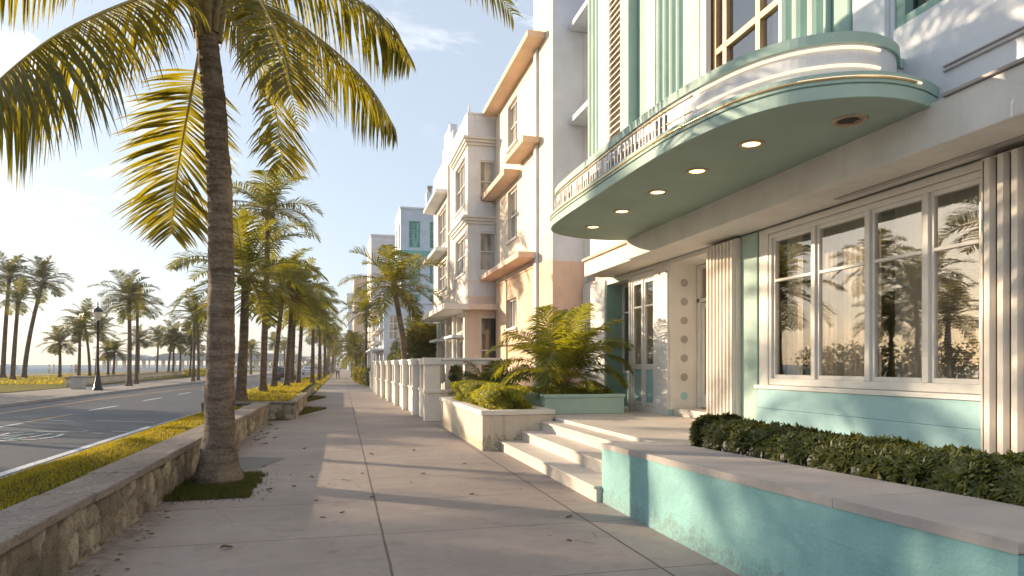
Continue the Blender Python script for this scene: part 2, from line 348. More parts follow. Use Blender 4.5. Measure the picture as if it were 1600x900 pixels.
# beach, gently sloping down to the water
b = MB(); b.quad((-72,-60,-.75),(-40,-60,.18),(-40,420,.18),(-72,420,-.75)); build(b, 'beach', SAND, kind='structure')
b = MB()
gx = [-41,-36,-31,-27,-23,-18.6]; gy = [-40+12*i for i in range(39)]
for i in range(len(gx)-1):
    for j in range(len(gy)-1):
        def zz(x, y): return .10 + .22*math.sin((x+41)/22.4*math.pi) + .06*noise.noise(Vector((x*.2, y*.13, 0))) if x < -18.7 else .03
        b.quad((gx[i],gy[j],zz(gx[i],gy[j])),(gx[i+1],gy[j],zz(gx[i+1],gy[j])),(gx[i+1],gy[j+1],zz(gx[i+1],gy[j+1])),(gx[i],gy[j+1],zz(gx[i],gy[j+1])))
build(b, 'lawn', LAWN, kind='structure')
# kerbs
b = MB(); b.box(-4.66,-4.5,-20,300,-.28,.02); build(b, 'near_kerb', KERB, bevel=.02, kind='structure')
b = MB(); b.box(-13.56,-13.38,-20,300,-.28,.012); build(b, 'far_kerb', KERB, bevel=.02, kind='structure')
# planted strip between kerb and wall (raised, falling to the kerb)
def strip_z(x):
    t = (x+4.5)/(4.5-2.45); t = max(0, min(1, t)); return .0 + .40*min(1, t*1.7)**.8
b = MB()
xs = [-4.5+i*(4.5-2.45)/8 for i in range(9)]
for i in range(8): b.quad((xs[i],-4,strip_z(xs[i])),(xs[i+1],-4,strip_z(xs[i+1])),(xs[i+1],20.6,strip_z(xs[i+1])),(xs[i],20.6,strip_z(xs[i])))
build(b, 'planted_strip', TURF, kind='structure')
sheet('strip_ground', -4.5, -1.5, 20.6, 300, .006, TURF)
# road markings
def ribbon(mb, pts, w, z, m=0, perp=None):
    for (a, c) in zip(pts[:-1], pts[1:]):
        d = Vector((c[0]-a[0], c[1]-a[1], 0)).normalized(); n = Vector((-d.y, d.x, 0))*w/2
        A = Vector((a[0],a[1],z)) - d*.02; C = Vector((c[0],c[1],z)) + d*.02
        mb.quad(A-n, A+n, C+n, C-n, m)
b = MB(); ribbon(b, [(-5.2,-20),(-5.2,20.9)], .17, ZR+.004); build(b, 'edge_line', MKW, kind='structure')
b = MB(); ribbon(b, [(-5.15,21.0),(-5.0,26),(-5.0,60)], .10, ZR+.004); build(b, 'worn_edge_line', MKT, kind='structure')
b = MB(); ribbon(b, [(-11.55,5),(-11.8,37),(-11.3,46),(-10.3,56),(-10.2,120)], .22, ZR+.004); build(b, 'centre_line', MKO, kind='structure')
b = MB(); ribbon(b, [(-9.18,23.4),(-9.12,26.6)], .16, ZR+.004); build(b, 'orange_dash', MKO, kind='structure')
b = MB()
for y0 in (20.1, 28.8, 36, 43, 50, 58): ribbon(b, [(-9.25,y0),(-9.15,y0+2.9)], .16, ZR+.004)
build(b, 'lane_dashes', MKW, kind='structure')
b = MB()
ribbon(b, [(-8.94,24.1),(-7.88,23.2)], .14, ZR+.008); ribbon(b, [(-7.38,23.45),(-5.44,22.25)], .15, ZR+.008)
ribbon(b, [(-5.78,19.62),(-5.36,19.34)], .12, ZR+.008); ribbon(b, [(-6.1,19.2),(-5.8,18.95)], .08, ZR+.008)
ribbon(b, [(-7.66,20.08),(-6.72,19.59),(-6.52,19.63),(-6.4,19.95),(-6.24,19.91)], .16, ZR+.008)
build(b, 'worn_bar_markings', MKT, kind='structure')
b = MB()
for k, st in enumerate(([(-8.35,17.6),(-8.05,19.0),(-8.11,19.69),(-7.87,19.8)], [(-7.85,17.2),(-7.63,18.06),(-7.58,19.23),(-7.32,19.49)], [(-7.62,17.2),(-7.43,17.87),(-7.18,18.37),(-7.03,19.26)], [(-7.5,17.5),(-7.14,17.8),(-6.78,17.85),(-6.62,18.4),(-6.69,19.01)], [(-8.2,17.9),(-7.5,18.2),(-7.2,18.0)], [(-7.9,18.9),(-7.4,19.15)])):
    ribbon(b, st, .10, ZR+.008+.001*k, 1 if k in (1,4) else 0)
build(b, 'lane_lettering', [MKW, MKG], kind='structure')
# dark patch and grass patches let into the pavement
b = MB(); pp = [(-1.52,11.02),(-1.28,11.1),(-1.05,11.85),(-.92,12.25),(-1.2,12.4),(-1.55,12.6),(-1.98,12.5),(-1.95,11.3)]
b.add([(x,y,.004) for x,y in pp], [tuple(range(len(pp)))]); build(b, 'pavement_patch', m_marking('dark_patch', (.13,.115,.10), .3), kind='structure')

# ------------------------------------------------------------------ grass (stuff)
def blades(n, sampler, h, w, name, mat, lean=.5, label=None):
    P = np.array([sampler() for _ in range(n)]); az = np.random.uniform(0, 2*np.pi, n); hh = h*np.random.uniform(.45, 1.25, n)*(P[:,3] if P.shape[1] > 3 else 1)
    ln = np.random.uniform(.1, lean, n); bend = np.random.uniform(0, 2*np.pi, n)
    t = np.stack([np.cos(az), np.sin(az), np.zeros(n)], 1)*(w*np.random.uniform(.6, 1.3, n))[:,None]
    d = np.stack([np.cos(bend), np.sin(bend), np.zeros(n)], 1)
    p0 = P[:,:3]; p1 = p0 + d*(hh*ln*.35)[:,None]; p1[:,2] += hh*.6
    p2 = p0 + d*(hh*ln)[:,None]; p2[:,2] += hh*(1-.35*ln)
    v = np.stack([p0-t, p0+t, p1+t*.7, p1-t*.7, p2+t*.12, p2-t*.12], 1).reshape(-1,3)
    i = np.arange(n)[:,None]*6
    f = np.concatenate([i+np.array([[0,1,2,3]]), i+np.array([[3,2,4,5]])], 0)
    o = link_mesh(name, raw_mesh(name, v, f, [mat])); o['kind'] = 'stuff'
    if label: tag(o, label, 'grass')
    return o
def s_strip():
    y = 2.0 + 18.5*rng.random()**1.5; x = -2.47 - 1.75*rng.random(); 
    k = 1 + .7*max(0, noise.noise(Vector((x*1.3, y*1.3, 3)))); return (x, y, strip_z(x)-.01, k)
blades(60000, s_strip, .052, .0040, 'strip_grass', GRASS, .9, 'sunlit golden grass on the raised strip beside the stone wall')
def s_pit():
    while 1:
        x = rng.uniform(-2.08, -.98); y = rng.uniform(8.62, 10.65)
        if rng.random() < .06: return (x+rng.gauss(0,.10), y-abs(rng.gauss(0,.08)), .0, .5)
        if x < -1.10 + .16*noise.noise(Vector((y*3, 0, 0))) and y > 8.72 + .05*noise.noise(Vector((x*5, 0, 1))) and (x < -1.15 or y < 10.45): return (x, y, .0, .8)
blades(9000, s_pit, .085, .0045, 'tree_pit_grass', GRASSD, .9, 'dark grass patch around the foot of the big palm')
b = MB(); b.quad((-2.06,8.70,.004),(-1.08,8.72,.004),(-1.16,10.45,.004),(-2.06,10.6,.004)); build(b, 'tree_pit_soil', SOIL, kind='structure')
def s_tri(pts, z=.0):
    def f():
        a, c = rng.random(), rng.random()
        if a + c > 1: a, c = 1-a, 1-c
        A, B, C_ = pts; return (A[0]+a*(B[0]-A[0])+c*(C_[0]-A[0]), A[1]+a*(B[1]-A[1])+c*(C_[1]-A[1]), z, 1)
    return f

# ------------------------------------------------------------------ coral stone walls
def stone_face(mb, tone, A, U, Vv, nx, nz, thick, seed, cell=(.26,.20)):
    """displaced rubble face: stones are jittered cells, joints sink in"""
    lx = U.length; lz = Vv.length; nrm = U.cross(Vv).normalized()
    cx, cz = max(2, int(lx/cell[0])), max(2, int(lz/cell[1])); rs = np.random.RandomState(seed)
    pts = np.array([((i+.5+(j%2)*.5+rs.uniform(-.42,.42))/cx*lx, (j+.5+rs.uniform(-.36,.36))/cz*lz) for j in range(-1, cz+1) for i in range(-1, cx+1)]); tn = rs.uniform(0, 1, len(pts)); dp = rs.uniform(-.012, .014, len(pts))
    uu, vv = np.meshgrid(np.linspace(0, lx, nx), np.linspace(0, lz, nz)); q = np.stack([uu.ravel(), vv.ravel()], 1)
    d1 = np.full(len(q), 9.); d2 = np.full(len(q), 9.); id1 = np.zeros(len(q), int)
    wob = np.array([noise.noise(Vector((a*9+seed, c*9, 0)))*.05 for a, c in q]); qs = q + np.stack([wob, wob[::-1]], 1)*.8
    for k, pt in enumerate(pts):
        near = np.abs(q[:,0]-pt[0]) < .8
        dd = np.hypot((qs[near,0]-pt[0])*.85, qs[near,1]-pt[1]); ii = np.where(near)[0]
        better = dd < d1[ii]; d2[ii] = np.where(better, d1[ii], np.minimum(d2[ii], dd)); d1[ii] = np.where(better, dd, d1[ii]); id1[ii] = np.where(better, k, id1[ii])
    e = np.clip((d2-d1)/.045, 0, 1); h = (e**.6)*thick + dp[id1]*e
    hn = np.array([noise.noise(Vector((a*22, c*22, seed)))*.006 + noise.noise(Vector((a*6, c*6, seed+4)))*.010 for a, c in q]); h = h + hn - thick
    base = len(mb.v)
    for k in range(len(q)):
        p = A + U*(q[k,0]/lx) + Vv*(q[k,1]/lz) + nrm*h[k]; mb.v.append(tuple(p)); tone.append(float((tn[id1[k]]*.80 + .20)*e[k]**.5))
    for j in range(nz-1):
        for i in range(nx-1):
            a = base + j*nx + i; mb.f.append((a, a+1, a+nx+1, a+nx)); mb.m.append(0); mb.sm.append(True)
def stone_box(name, parent, x0, x1, y0, y1, z0, z1, faces, seed, res=.035):
    mb = MB(); tone = []
    mb.box(x0+.05, x1-.05, y0+.05, y1-.05, z0, z1-.01); tone += [.3]*len(mb.v)
    def go(A, U, Vv, s):
        stone_face(mb, tone, Vector(A), Vector(U), Vector(Vv), max(4, int(Vector(U).length/res)), max(4, int(Vector(Vv).length/res)), .042, seed+s)
    if 'x' in faces: go((x1,y0,z0), (0,y1-y0,0), (0,0,z1-z0), 0)
    if 'y' in faces: go((x0,y0,z0), (x1-x0,0,0), (0,0,z1-z0), 1)
    if 'X' in faces: go((x0,y1,z0), (0,y0-y1,0), (0,0,z1-z0), 2)
    if 'Y' in faces: go((x1,y1,z0), (x0-x1,0,0), (0,0,z1-z0), 3)
    o = build(mb, name, STONE, parent)
    at = o.data.attributes.new('tone', 'FLOAT', 'POINT'); at.data.foreach_set('value', tone); return o
def cap_run(parent, x0, x1, y0, y1, z0, z1, step=1.15, seed=1):
    rs = random.Random(seed); y = y0; mb = MB()
    while y < y1 - .1:
        e = min(y1, y + step*rs.uniform(.75, 1.25)); j = rs.uniform(-.008, .008)
        mb.box(x0+j, x1+j+rs.uniform(-.004,.004), y+.004, e-.004, z0, z1+rs.uniform(-.005,.005)); y = e
    return build(mb, 'coping', CAP, parent, bevel=.014)
w = thing('stone_seat_wall', 'long low coral stone wall with flat worn coping beside the big palm', 'wall', (-2.25, 8, 0))
stone_box('wall_body', w, -2.43, -2.05, -3, 20.65, 0, .44, 'xY', 3); cap_run(w, -2.47, -2.02, -3, 20.7, .44, .52, 1.15, 2)
w = thing('stone_planter', 'square coral stone planter just past the end of the long wall', 'planter', (-2.6, 23, 0))
stone_box('wall_body', w, -3.9, -1.34, 20.98, 27.6, 0, .47, 'xy', 21)
bb = MB(); bb.box(-3.9,-1.30,20.94,21.14,.47,.53); bb.box(-1.52,-1.30,21.145,27.6,.47,.531); build(bb, 'coping', CAP, w, .012)
bb = MB(); bb.box(-3.85,-1.53,21.16,27.55,.30,.47); build(bb, 'soil', SOIL, w)
w2 = thing('stone_planter', 'further coral stone planter set back behind the square one', 'planter', (-2.8, 32, 0))
stone_box('wall_body', w2, -4.0, -1.62, 27.9, 42.0, 0, .45, 'xy', 33, .06); bb = MB(); bb.box(-3.95,-1.6,27.86,42.0,.45,.50); build(bb, 'soil', TURF, w2)
blades(3000, lambda: (rng.uniform(-3.8,-1.5), rng.uniform(21.1,27.5), .46, 1), .12, .012, 'planter_grass', GRASS, .9, 'golden grass filling the square stone planter')
blades(4500, lambda: (rng.uniform(-3.9,-1.7), rng.uniform(28,42), .48, 1), .13, .018, 'planter_grass', GRASS, .9, 'golden grass filling the further stone planter')
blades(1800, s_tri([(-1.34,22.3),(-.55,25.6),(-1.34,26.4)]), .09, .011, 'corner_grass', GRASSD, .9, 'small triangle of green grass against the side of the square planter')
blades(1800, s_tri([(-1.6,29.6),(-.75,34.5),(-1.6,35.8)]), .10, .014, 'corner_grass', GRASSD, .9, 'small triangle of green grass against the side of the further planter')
blades(9000, lambda: (rng.uniform(-4.4,-1.75)+.25*math.sin(rng.random()*9), 42.5+80*rng.random()**1.4, 0, 1), .16, .03, 'verge_grass', GRASS, .9, 'sunny grass verge along the far palm row')
w = thing('beach_wall', 'low stone wall edging the lawn across the road', 'wall', (-20, 80, 0))
bb = MB(); bb.extrude([(-18.9,55.5,0),(-22.3,128,0),(-22.9,128,0),(-19.4,55.5,0)], (0,0,.62)); build(bb, 'wall_body', STAINED, w, .02)
bb = MB(); bb.extrude([(-18.84,55.4,.62),(-22.24,128,.62),(-22.96,128,.62),(-19.46,55.4,.62)], (0,0,.09)); build(bb, 'coping', CAP, w, .02)
w = thing('stone_pedestal', 'short pale stone block at the end of the beach wall', 'pedestal', (-16.95, 50.7, 0))
bb = MB(); bb.box(-17.3,-16.6,50.4,51.1,0,.78); build(bb, 'block', GREYC, w, .04); bb = MB(); bb.box(-17.36,-16.54,50.34,51.16,.78,.88); build(bb, 'cap', COPING, w, .02)
blades(9000, lambda: (rng.uniform(-34,-19.6), rng.uniform(55,110), .20, 1), .22, .035, 'lawn_grass', GRASS, 1.0, 'rough golden lawn grass under the beach palms')

# ------------------------------------------------------------------ palms
def catmull(P, n):
    P = [Vector(p) for p in P]; P = [P[0]*2-P[1]] + P + [P[-1]*2-P[-2]]; out = []
    segs = len(P)-3
    for k in range(n):
        t = k/(n-1)*segs; i = min(int(t), segs-1); u = t-i; a, b_, c, d = P[i:i+4]
        out.append(.5*((2*b_)+(c-a)*u+(2*a-5*b_+4*c-d)*u*u+(3*b_-a-3*c+d)*u**3))
    return out
def frond(mb, pts, pairs, Lmax, w, droop, seg=4, r0=.022, rs=None, start=.12, spread=1.0, m=(0,1), vee=.25, tatter=.08):
    rs = rs or rng; n = 22; C = catmull(pts, n) if len(pts) < n else pts
    n = len(C); mb.tube(C, [r0*(1-.88*i/(n-1)) for i in range(n)], 5, m[1], False)
    roll = rs.uniform(-.25, .25)
    for k in range(pairs):
        t = start + (1-start)*(k+.5)/pairs; x = t*(n-1); i = min(int(x), n-2); u = x-i
        p = C[i].lerp(C[i+1], u); T = (C[min(i+2,n-1)]-C[max(i-1,0)]).normalized()
        S = T.cross(UP)
        if S.length < .15: S = T.cross(Vector((.3,-1,.2)))
        S.normalize(); Nn = S.cross(T).normalized()
        S2 = S*math.cos(roll)+Nn*math.sin(roll); N2 = Nn*math.cos(roll)-S*math.sin(roll)
        tt = (t-start)/(1-start)
        ln = Lmax*(.50+.58*math.sin(math.pi*(.10+.72*tt)))*(1 if tt < .72 else 1-(tt-.72)*2.1)
        ang = R(72 - 25*tt)
        for s in (-1, 1):
            if rs.random() < tatter*.4: continue
            l = ln*rs.uniform(.86, 1.1)*(rs.uniform(.4,.8) if rs.random() < tatter else 1); a = ang + rs.uniform(-.13,.13)
            d = (T*math.cos(a) + S2*s*math.sin(a)*spread + N2*(vee+rs.uniform(-.10,.10))).normalized()
            q = p.copy(); dr = droop*rs.uniform(.75,1.3); row = []; st = l/seg
            wid = w*rs.uniform(.8,1.15)
            for j in range(seg+1):
                f = j/seg; ww = wid*(.55+.9*f if f < .35 else 1.0*(1-((f-.35)/.65)**1.7)+.06)
                side = T - d*T.dot(d)
                if side.length < .05: side = d.cross(N2)
                if side.length < 1e-3: side = S.copy()
                side.normalize(); row.append((q - side*ww/2, q + side*ww/2))
                q = q + d*st; d = (d + Vector((0,0,-dr*(.35+f)/seg*2.2))).normalized()
            vs = [v for pr in row for v in pr]
            mb.add(vs, [(2*j, 2*j+1, 2*j+3, 2*j+2) for j in range(seg)], m[0])
def gfrond_pts(az, el, Ln, curve, rs, base=Vector((0,0,0)), side=0):
    d = Vector((math.cos(az)*math.cos(el), math.sin(az)*math.cos(el), math.sin(el))); p = base.copy(); out = [p.copy()]; n = 21
    sd = Vector((-math.sin(az), math.cos(az), 0))
    for i in range(n):
        p = p + d*(Ln/n); out.append(p.copy()); f = i/n
        d = (d + Vector((0,0,-curve*(.25+1.3*f)/n)) + sd*(side/n)).normalized()
    return out
def crown_mesh(name, seed, nf=20, Ln=2.65, pairs=36, Lm=.70, w=.056, seg=3, mats=None, dead=2):
    rs = random.Random(seed); mb = MB()
    for k in range(nf):
        az = k*2.39996+rs.uniform(-.25,.25); f = k/(nf-1)
        el = R(82 - 112*f**.85 + rs.uniform(-9,9)); cv = rs.uniform(1.3,2.1)*(1.1-.35*f)
        frond(mb, gfrond_pts(az, el, Ln*rs.uniform(.85,1.1)*(.8+.2*math.sin(f*math.pi)), cv, rs, Vector((math.cos(az)*.06, math.sin(az)*.06, -.1*f)), rs.uniform(-.3,.3)), pairs, Lm*rs.uniform(.9,1.1), w, rs.uniform(.55,1.1), seg, .028, rs, .10, vee=rs.uniform(.05,.35))
    # fibrous heart and a few coconuts
    mb.lathe([(.13,-.55),(.17,-.3),(.19,-.1),(.12,.12),(.05,.35)], (0,0,0), 9, 1)
    for k in range(6):
        a = k*1.05; c = Vector((math.cos(a)*.22, math.sin(a)*.22, -.24+.06*(k%2)))
        mb.lathe([(.02,-.13),(.085,-.07),(.10,0),(.08,.08),(.02,.13)], c, 7, 1)
    o = build(mb, name, mats or [PALMF, RACHISF]); me = o.data; bpy.data.objects.remove(o); return me
CROWNS = [crown_mesh('palm_crown', 40+i, nf=rng.choice([21,23,25])) for i in range(5)]
FARCROWNS = [crown_mesh('far_palm_crown', 70+i, nf=21, pairs=26, Lm=.78, w=.08, seg=2, mats=[PALMFF, RACHISF]) for i in range(5)]
def trunk_mb(h, r, lean=(0,0), n=10, rings=16, flare=1.7, bow=.3):
    pts = []; rad = []
    for i in range(rings+1):
        t = i/rings; e = t**1.6
        pts.append((lean[0]*e + bow*math.sin(t*math.pi)*.15, lean[1]*e, h*t))
        rad.append(r*(1 + (flare-1)*max(0, 1-t*h/.55)**2)*(1-.33*t)*(1 + .03*(i % 2)))
    return MB().tube(pts, rad, n, 0, True), Vector(pts[-1])
def palm(label, x, y, z, h, lean=(0,0), r=.15, sc=1.0, far=False, group=None, idx=0, name='coconut_palm', mat=None):
    root = thing(name, label, 'palm tree', (x, y, z-.02), group); r *= .84; sc *= (.88 if far else .97)
    mb, top = trunk_mb(h, r, lean); o = build(mb, 'trunk', mat or BARKF)
    o.parent = root
    c = link_mesh('crown', (FARCROWNS if far else CROWNS)[idx % 5], root, top, (rng.uniform(-.12,.12), rng.uniform(-.12,.12), rng.uniform(0, 6.28)), sc)
    return root

# the row of palms on the planted strip
G_ = 'coconut palms in a row between road and pavement'
for i, (x, y, z, h, ln, r, sc, lb) in enumerate([
    (-2.98,21.9,.42,3.95,(.15,0),.185,.98,'stout short palm right behind the big foreground trunk, its low crown spreading over the road'),
    (-3.1,28.9,.40,7.45,(.22,0),.165,.98,'tallest palm of the kerb row, its crown standing free above all the others'),
    (-3.25,35.0,.42,5.2,(.5,0),.16,.95,'slim palm of the kerb row growing from the near end of the further stone planter'),
    (-2.73,35.9,.42,4.7,(.3,0),.165,1.0,'palm of the kerb row leaning right beside the twin palms'),
    (-2.86,41.3,.42,5.4,(.2,0),.15,1.0,'left one of the twin palms standing close together in the kerb row'),
    (-2.50,41.5,.42,4.7,(.25,0),.15,.95,'right one of the twin palms standing close together in the kerb row'),
    (-2.32,56,.0,6.1,(.05,0),.19,1.05,'palm on the sunny grass verge just past the stone planters'),
    (-2.22,68,.0,6.0,(.1,0),.17,1.05,'second palm on the grass verge past the stone planters')]):
    palm(lb, x, y, z, h, ln, r, sc, False, G_, i)
for i, y in enumerate((77, 86, 95, 105, 117, 131, 147, 165, 185, 208, 235)):
    palm('small distant palm in the far end of the kerb row', -2.15+rng.uniform(-.35,.35), y, 0, rng.uniform(5.4,6.4), (rng.uniform(-.2,.3),0), .16, 1.1, True, 'far palms of the kerb row', i)
# palms by the beach
G_ = 'palms on the beach lawn'
for i, (x, y, z, h, ln, r, sc, lb) in enumerate([
    (-33.0,78.6,.1,10.6,.6,.27,1.35,'tall beach palm at the left edge of the view'),
    (-28.3,69.2,.2,7.2,.45,.24,.95,'shorter beach palm between the two tall ones at the left edge'),
    (-30.9,78.0,.1,10.0,1.7,.27,1.4,'tall beach palm leaning right beside the two at the left edge'),
    (-27.9,78.4,.2,3.7,0,.19,1.0,'low beach palm alone left of the lamp post'),
    (-26.0,77.9,.2,5.0,.1,.20,1.0,'middle sized beach palm just left of the lamp post'),
    (-27.7,86.3,.2,6.5,-.6,.19,1.2,'beach palm with a bent trunk behind the lamp post'),
    (-27.0,86.1,.2,5.2,.25,.19,1.05,'shorter straight beach palm behind the lamp post'),
    (-27.2,90.8,.2,3.0,-.1,.18,.75,'tiny beach palm right of the lamp post, left one of two'),
    (-26.6,90.7,.2,3.1,.15,.18,.85,'tiny beach palm right of the lamp post, right one of two'),
    (-15.7,57.2,.0,6.9,0,.20,1.15,'palm with a thick foot on the far pavement at the kerb'),
    (-16.7,62.8,.0,6.6,.1,.17,1.0,'slim grey palm close behind the one on the far pavement'),
    (-25.2,95.6,.2,4.7,.1,.18,1.05,'bushy palm left of the pavilion front'),
    (-24.4,101.3,.2,5.2,.2,.17,1.0,'palm before the left end of the pavilion'),
    (-21.5,94.7,.2,5.3,.5,.17,1.05,'palm with two crossing neighbours in front of the pavilion'),
    (-20.9,94.5,.2,4.3,.1,.17,.9,'small palm pressed against the crossing palm before the pavilion'),
    (-21.4,100.6,.2,4.2,.1,.17,.9,'low palm behind the crossing palms before the pavilion'),
    (-18.8,94.0,.2,5.3,.25,.17,1.05,'dense palm left of the dark slim one at the kerb'),
    (-18.4,93.9,.2,3.8,.15,.17,.9,'low palm under the dense one near the kerb'),
    (-13.9,70.9,.0,6.6,.1,.16,1.15,'dark slim palm at the far kerb left of the big trunk'),
    (-14.2,74.9,.0,5.8,-.1,.16,1.0,'palm half hidden behind the big foreground trunk'),
    (-13.9,113.4,.1,3.9,0,.2,1.0,'small palm before the pavilion, seen just right of the big trunk'),
    (-12.2,133,.1,5.8,0,.2,1.1,'thin palm before the pavilion between two kerb row trunks'),
    (-11.2,142,.1,5.2,0,.2,1.1,'thin palm before the right end of the pavilion')]):
    palm(lb, x, y, z, h, (ln, 0), r, sc, True, G_, i+(i//5))
# beach palms beyond the left of the frame: some seen in the hotel windows, others added to shade the foreground
REFL_SHADE = [(-16.0,24,8.2,.2,1.25),(-20.5,33.5,6.0,0,1.15),(-15.6,15.5,7.6,-.3,1.3),(-24.5,41,8.8,.4,1.3),(-22,18,7.4,.2,1.35),(-27,22,8.4,.5,1.4),(-21,20.5,8.2,-.3,1.25),(-33,45,8.6,.2,1.4),(-18.5,12,6.8,.2,1.3),(-26,26,7.2,.2,1.4),(-27.5,24,6.6,.2,1.4),(-18.2,29,4.2,.2,.9),(-22,37,4.6,.1,1.0)]
for i, (x, y, h, ln, sc) in enumerate(REFL_SHADE):
    palm('out of view beach palm, from a group partly mirrored in the window, partly added for shade', x, y, 0, h, (ln, 0), .2, sc, False, 'out of view palms for window mirror image and added shade', i)

# ---- the big palm in the foreground
BX, BY = -1.62, 10.0
hp = thing('coconut_palm', 'big coconut palm in the foreground with ringed grey trunk and golden drooping fronds', 'palm tree', (BX, BY, 0))
def hero_trunk():
    pts = []; rad = []; n = 26; K = 210
    ax = [(-1.635,10,-.06),(-1.625,10,1.2),(-1.605,10,2.8),(-1.63,10,4.0),(-1.70,10,5.2),(-1.80,10,6.25)]
    C = catmull(ax, K); mb = MB(); vs = []
    for i, p in enumerate(C):
        z = max(0, p.z); t = z/6.2
        r = .198 - .062*t + .115*max(0, 1-z/.95)**1.8 + (.03*math.exp(-((z-.05)/.12)**2))
        ph = (z/.085 + .9*noise.noise(Vector((0,0,z*3)))); fr = ph % 1
        for j in range(n):
            a = 2*math.pi*j/n; q = Vector((math.cos(a)*1.6, math.sin(a)*1.6, z*2.2))
            ring = .0075*(1 if fr < .28 else -.25)*(.5+.8*noise.noise(q*1.3+Vector((9,0,0))))
            rr = r + ring*.8 + .014*noise.noise(q) + .013*noise.noise(q*4.5) + .007*noise.noise(q*11) + (.028*max(0,1-z/.5)*noise.noise(Vector((math.cos(a)*3,math.sin(a)*3,z*1.5))))
            vs.append((p.x+rr*math.cos(a), p.y+rr*math.sin(a), p.z))
    mb.add(vs, [(i*n+j, i*n+(j+1)%n, (i+1)*n+(j+1)%n, (i+1)*n+j) for i in range(K-1) for j in range(n)], 0, True)
    return mb
build(hero_trunk(), 'trunk', BARK, hp)
sh = MB(); sh.lathe([(.13,5.85),(.142,6.05),(.165,6.25),(.18,6.42),(.14,6.75),(.06,7.1)], (-1.79,10,0), 14, 0)
for k in range(9):
    a = k*.7; sh.tube([(-1.78+.13*math.cos(a),10+.13*math.sin(a),6.0+.05*(k%3)), (-1.78+.20*math.cos(a),10+.20*math.sin(a),6.45), (-1.78+.34*math.cos(a),10+.36*math.sin(a),6.75)], [.06,.05,.03], 6)
build(sh, 'leaf_sheath', simple('sheath_fibre', (.17,.125,.055), .85, var=.35, scale=14), hp)
CR = (-1.80,10,6.45)
HF = [  # rachis control points of each frond, number of leaflet pairs, leaflet length, droop
 ([CR,(-2.05,9.8,6.60),(-2.53,9.2,6.02),(-2.97,8.6,5.36),(-3.27,8.2,4.80),(-3.62,7.9,4.15)], 165, 1.38, 1.0, -.62),
 ([(-1.84,10.1,6.4),(-1.92,10.25,6.04),(-2.09,10.5,5.41),(-2.22,10.65,4.86),(-2.33,10.7,4.18),(-2.38,10.7,3.48)], 112, .98, .25, .05),
 ([CR,(-1.65,10.25,6.61),(-1.33,10.4,6.27),(-1.07,10.4,5.75),(-.90,10.3,5.08),(-.84,10.2,4.40)], 104, .88, .40, .08),
 ([CR,(-1.45,10.3,6.80),(-.87,10.6,6.78),(-.14,10.9,6.47),(.45,11.1,6.0),(.84,11.2,5.42)], 140, 1.10, 1.0, -.40),
 ([CR,(-1.35,10.2,7.12),(-.59,10.4,7.28),(.14,10.6,7.16),(.67,10.7,6.90),(1.04,10.8,6.44)], 136, 1.08, 1.0, -.40),
 ([CR,(-1.49,9.5,6.62),(-1.07,8.9,6.16),(-.81,8.5,5.62),(-.65,8.3,5.12),(-.57,8.2,4.70)], 96, .86, .8, .08),
 ([CR,(-2.25,9.5,6.98),(-2.80,8.9,6.72),(-3.35,8.5,6.22),(-3.75,8.2,5.66)], 120, .95, 1.0, -.5),
 ([CR,(-2.07,10.5,6.52),(-2.27,10.9,6.30),(-2.37,11.0,5.95),(-2.40,11.1,5.45)], 60, .6, .6, .1),
 ([CR,(-2.4,10.6,7.75),(-3.1,11.2,8.3),(-3.9,11.8,8.5),(-4.7,12.2,8.3)], 56, .7, 1.0, .15),
 ([CR,(-1.6,10.9,7.2),(-1.3,11.9,7.3),(-1.0,12.8,6.8),(-.8,13.4,6.1)], 56, .7, .9, .15),
 ([CR,(-1.3,9.6,7.3),(-.6,9.0,7.6),(.1,8.4,7.4),(.7,7.9,6.9)], 60, .7, .9, .15),
 ([CR,(-1.9,9.4,7.4),(-2.0,8.6,7.7),(-2.1,7.7,7.4),(-2.2,7.0,6.8)], 60, .7, .9, .15),
 ([CR,(-2.1,9.9,7.5),(-2.7,9.7,8.2),(-3.4,9.6,8.5),(-4.1,9.5,8.3)], 60, .7, .8, .2),
 ([CR,(-1.6,10.2,7.6),(-1.2,10.5,8.5),(-.7,10.8,9.1),(0,11.2,9.3)], 60, .7, .7, .25),
 ([CR,(-1.8,10.1,7.6),(-1.9,10.4,8.7),(-2.1,10.9,9.5)], 50, .6, .4, .3),
 ([CR,(-1.75,9.75,6.3),(-1.66,9.45,6.0),(-1.60,9.3,5.62)], 34, .46, .5, .1),
 ([CR,(-1.4,10.3,7.9),(-.4,10.6,8.6),(1.0,10.9,8.75),(2.05,11.1,8.3),(2.78,11.15,7.5)], 96, .95, .9, .15)]
for k, (pts, pr, Lm, dr, ve) in enumerate(HF):
    if k in (7, 15): continue
    mb = MB(); frond(mb, pts, pr, Lm, .033, dr, 5, .030, random.Random(200+k), {0:.20,1:.30,2:.26,5:.34,7:.3}.get(k,.10), 1.0, vee=ve, tatter=.12)
    build(mb, 'frond', [PALML, RACHIS], hp)

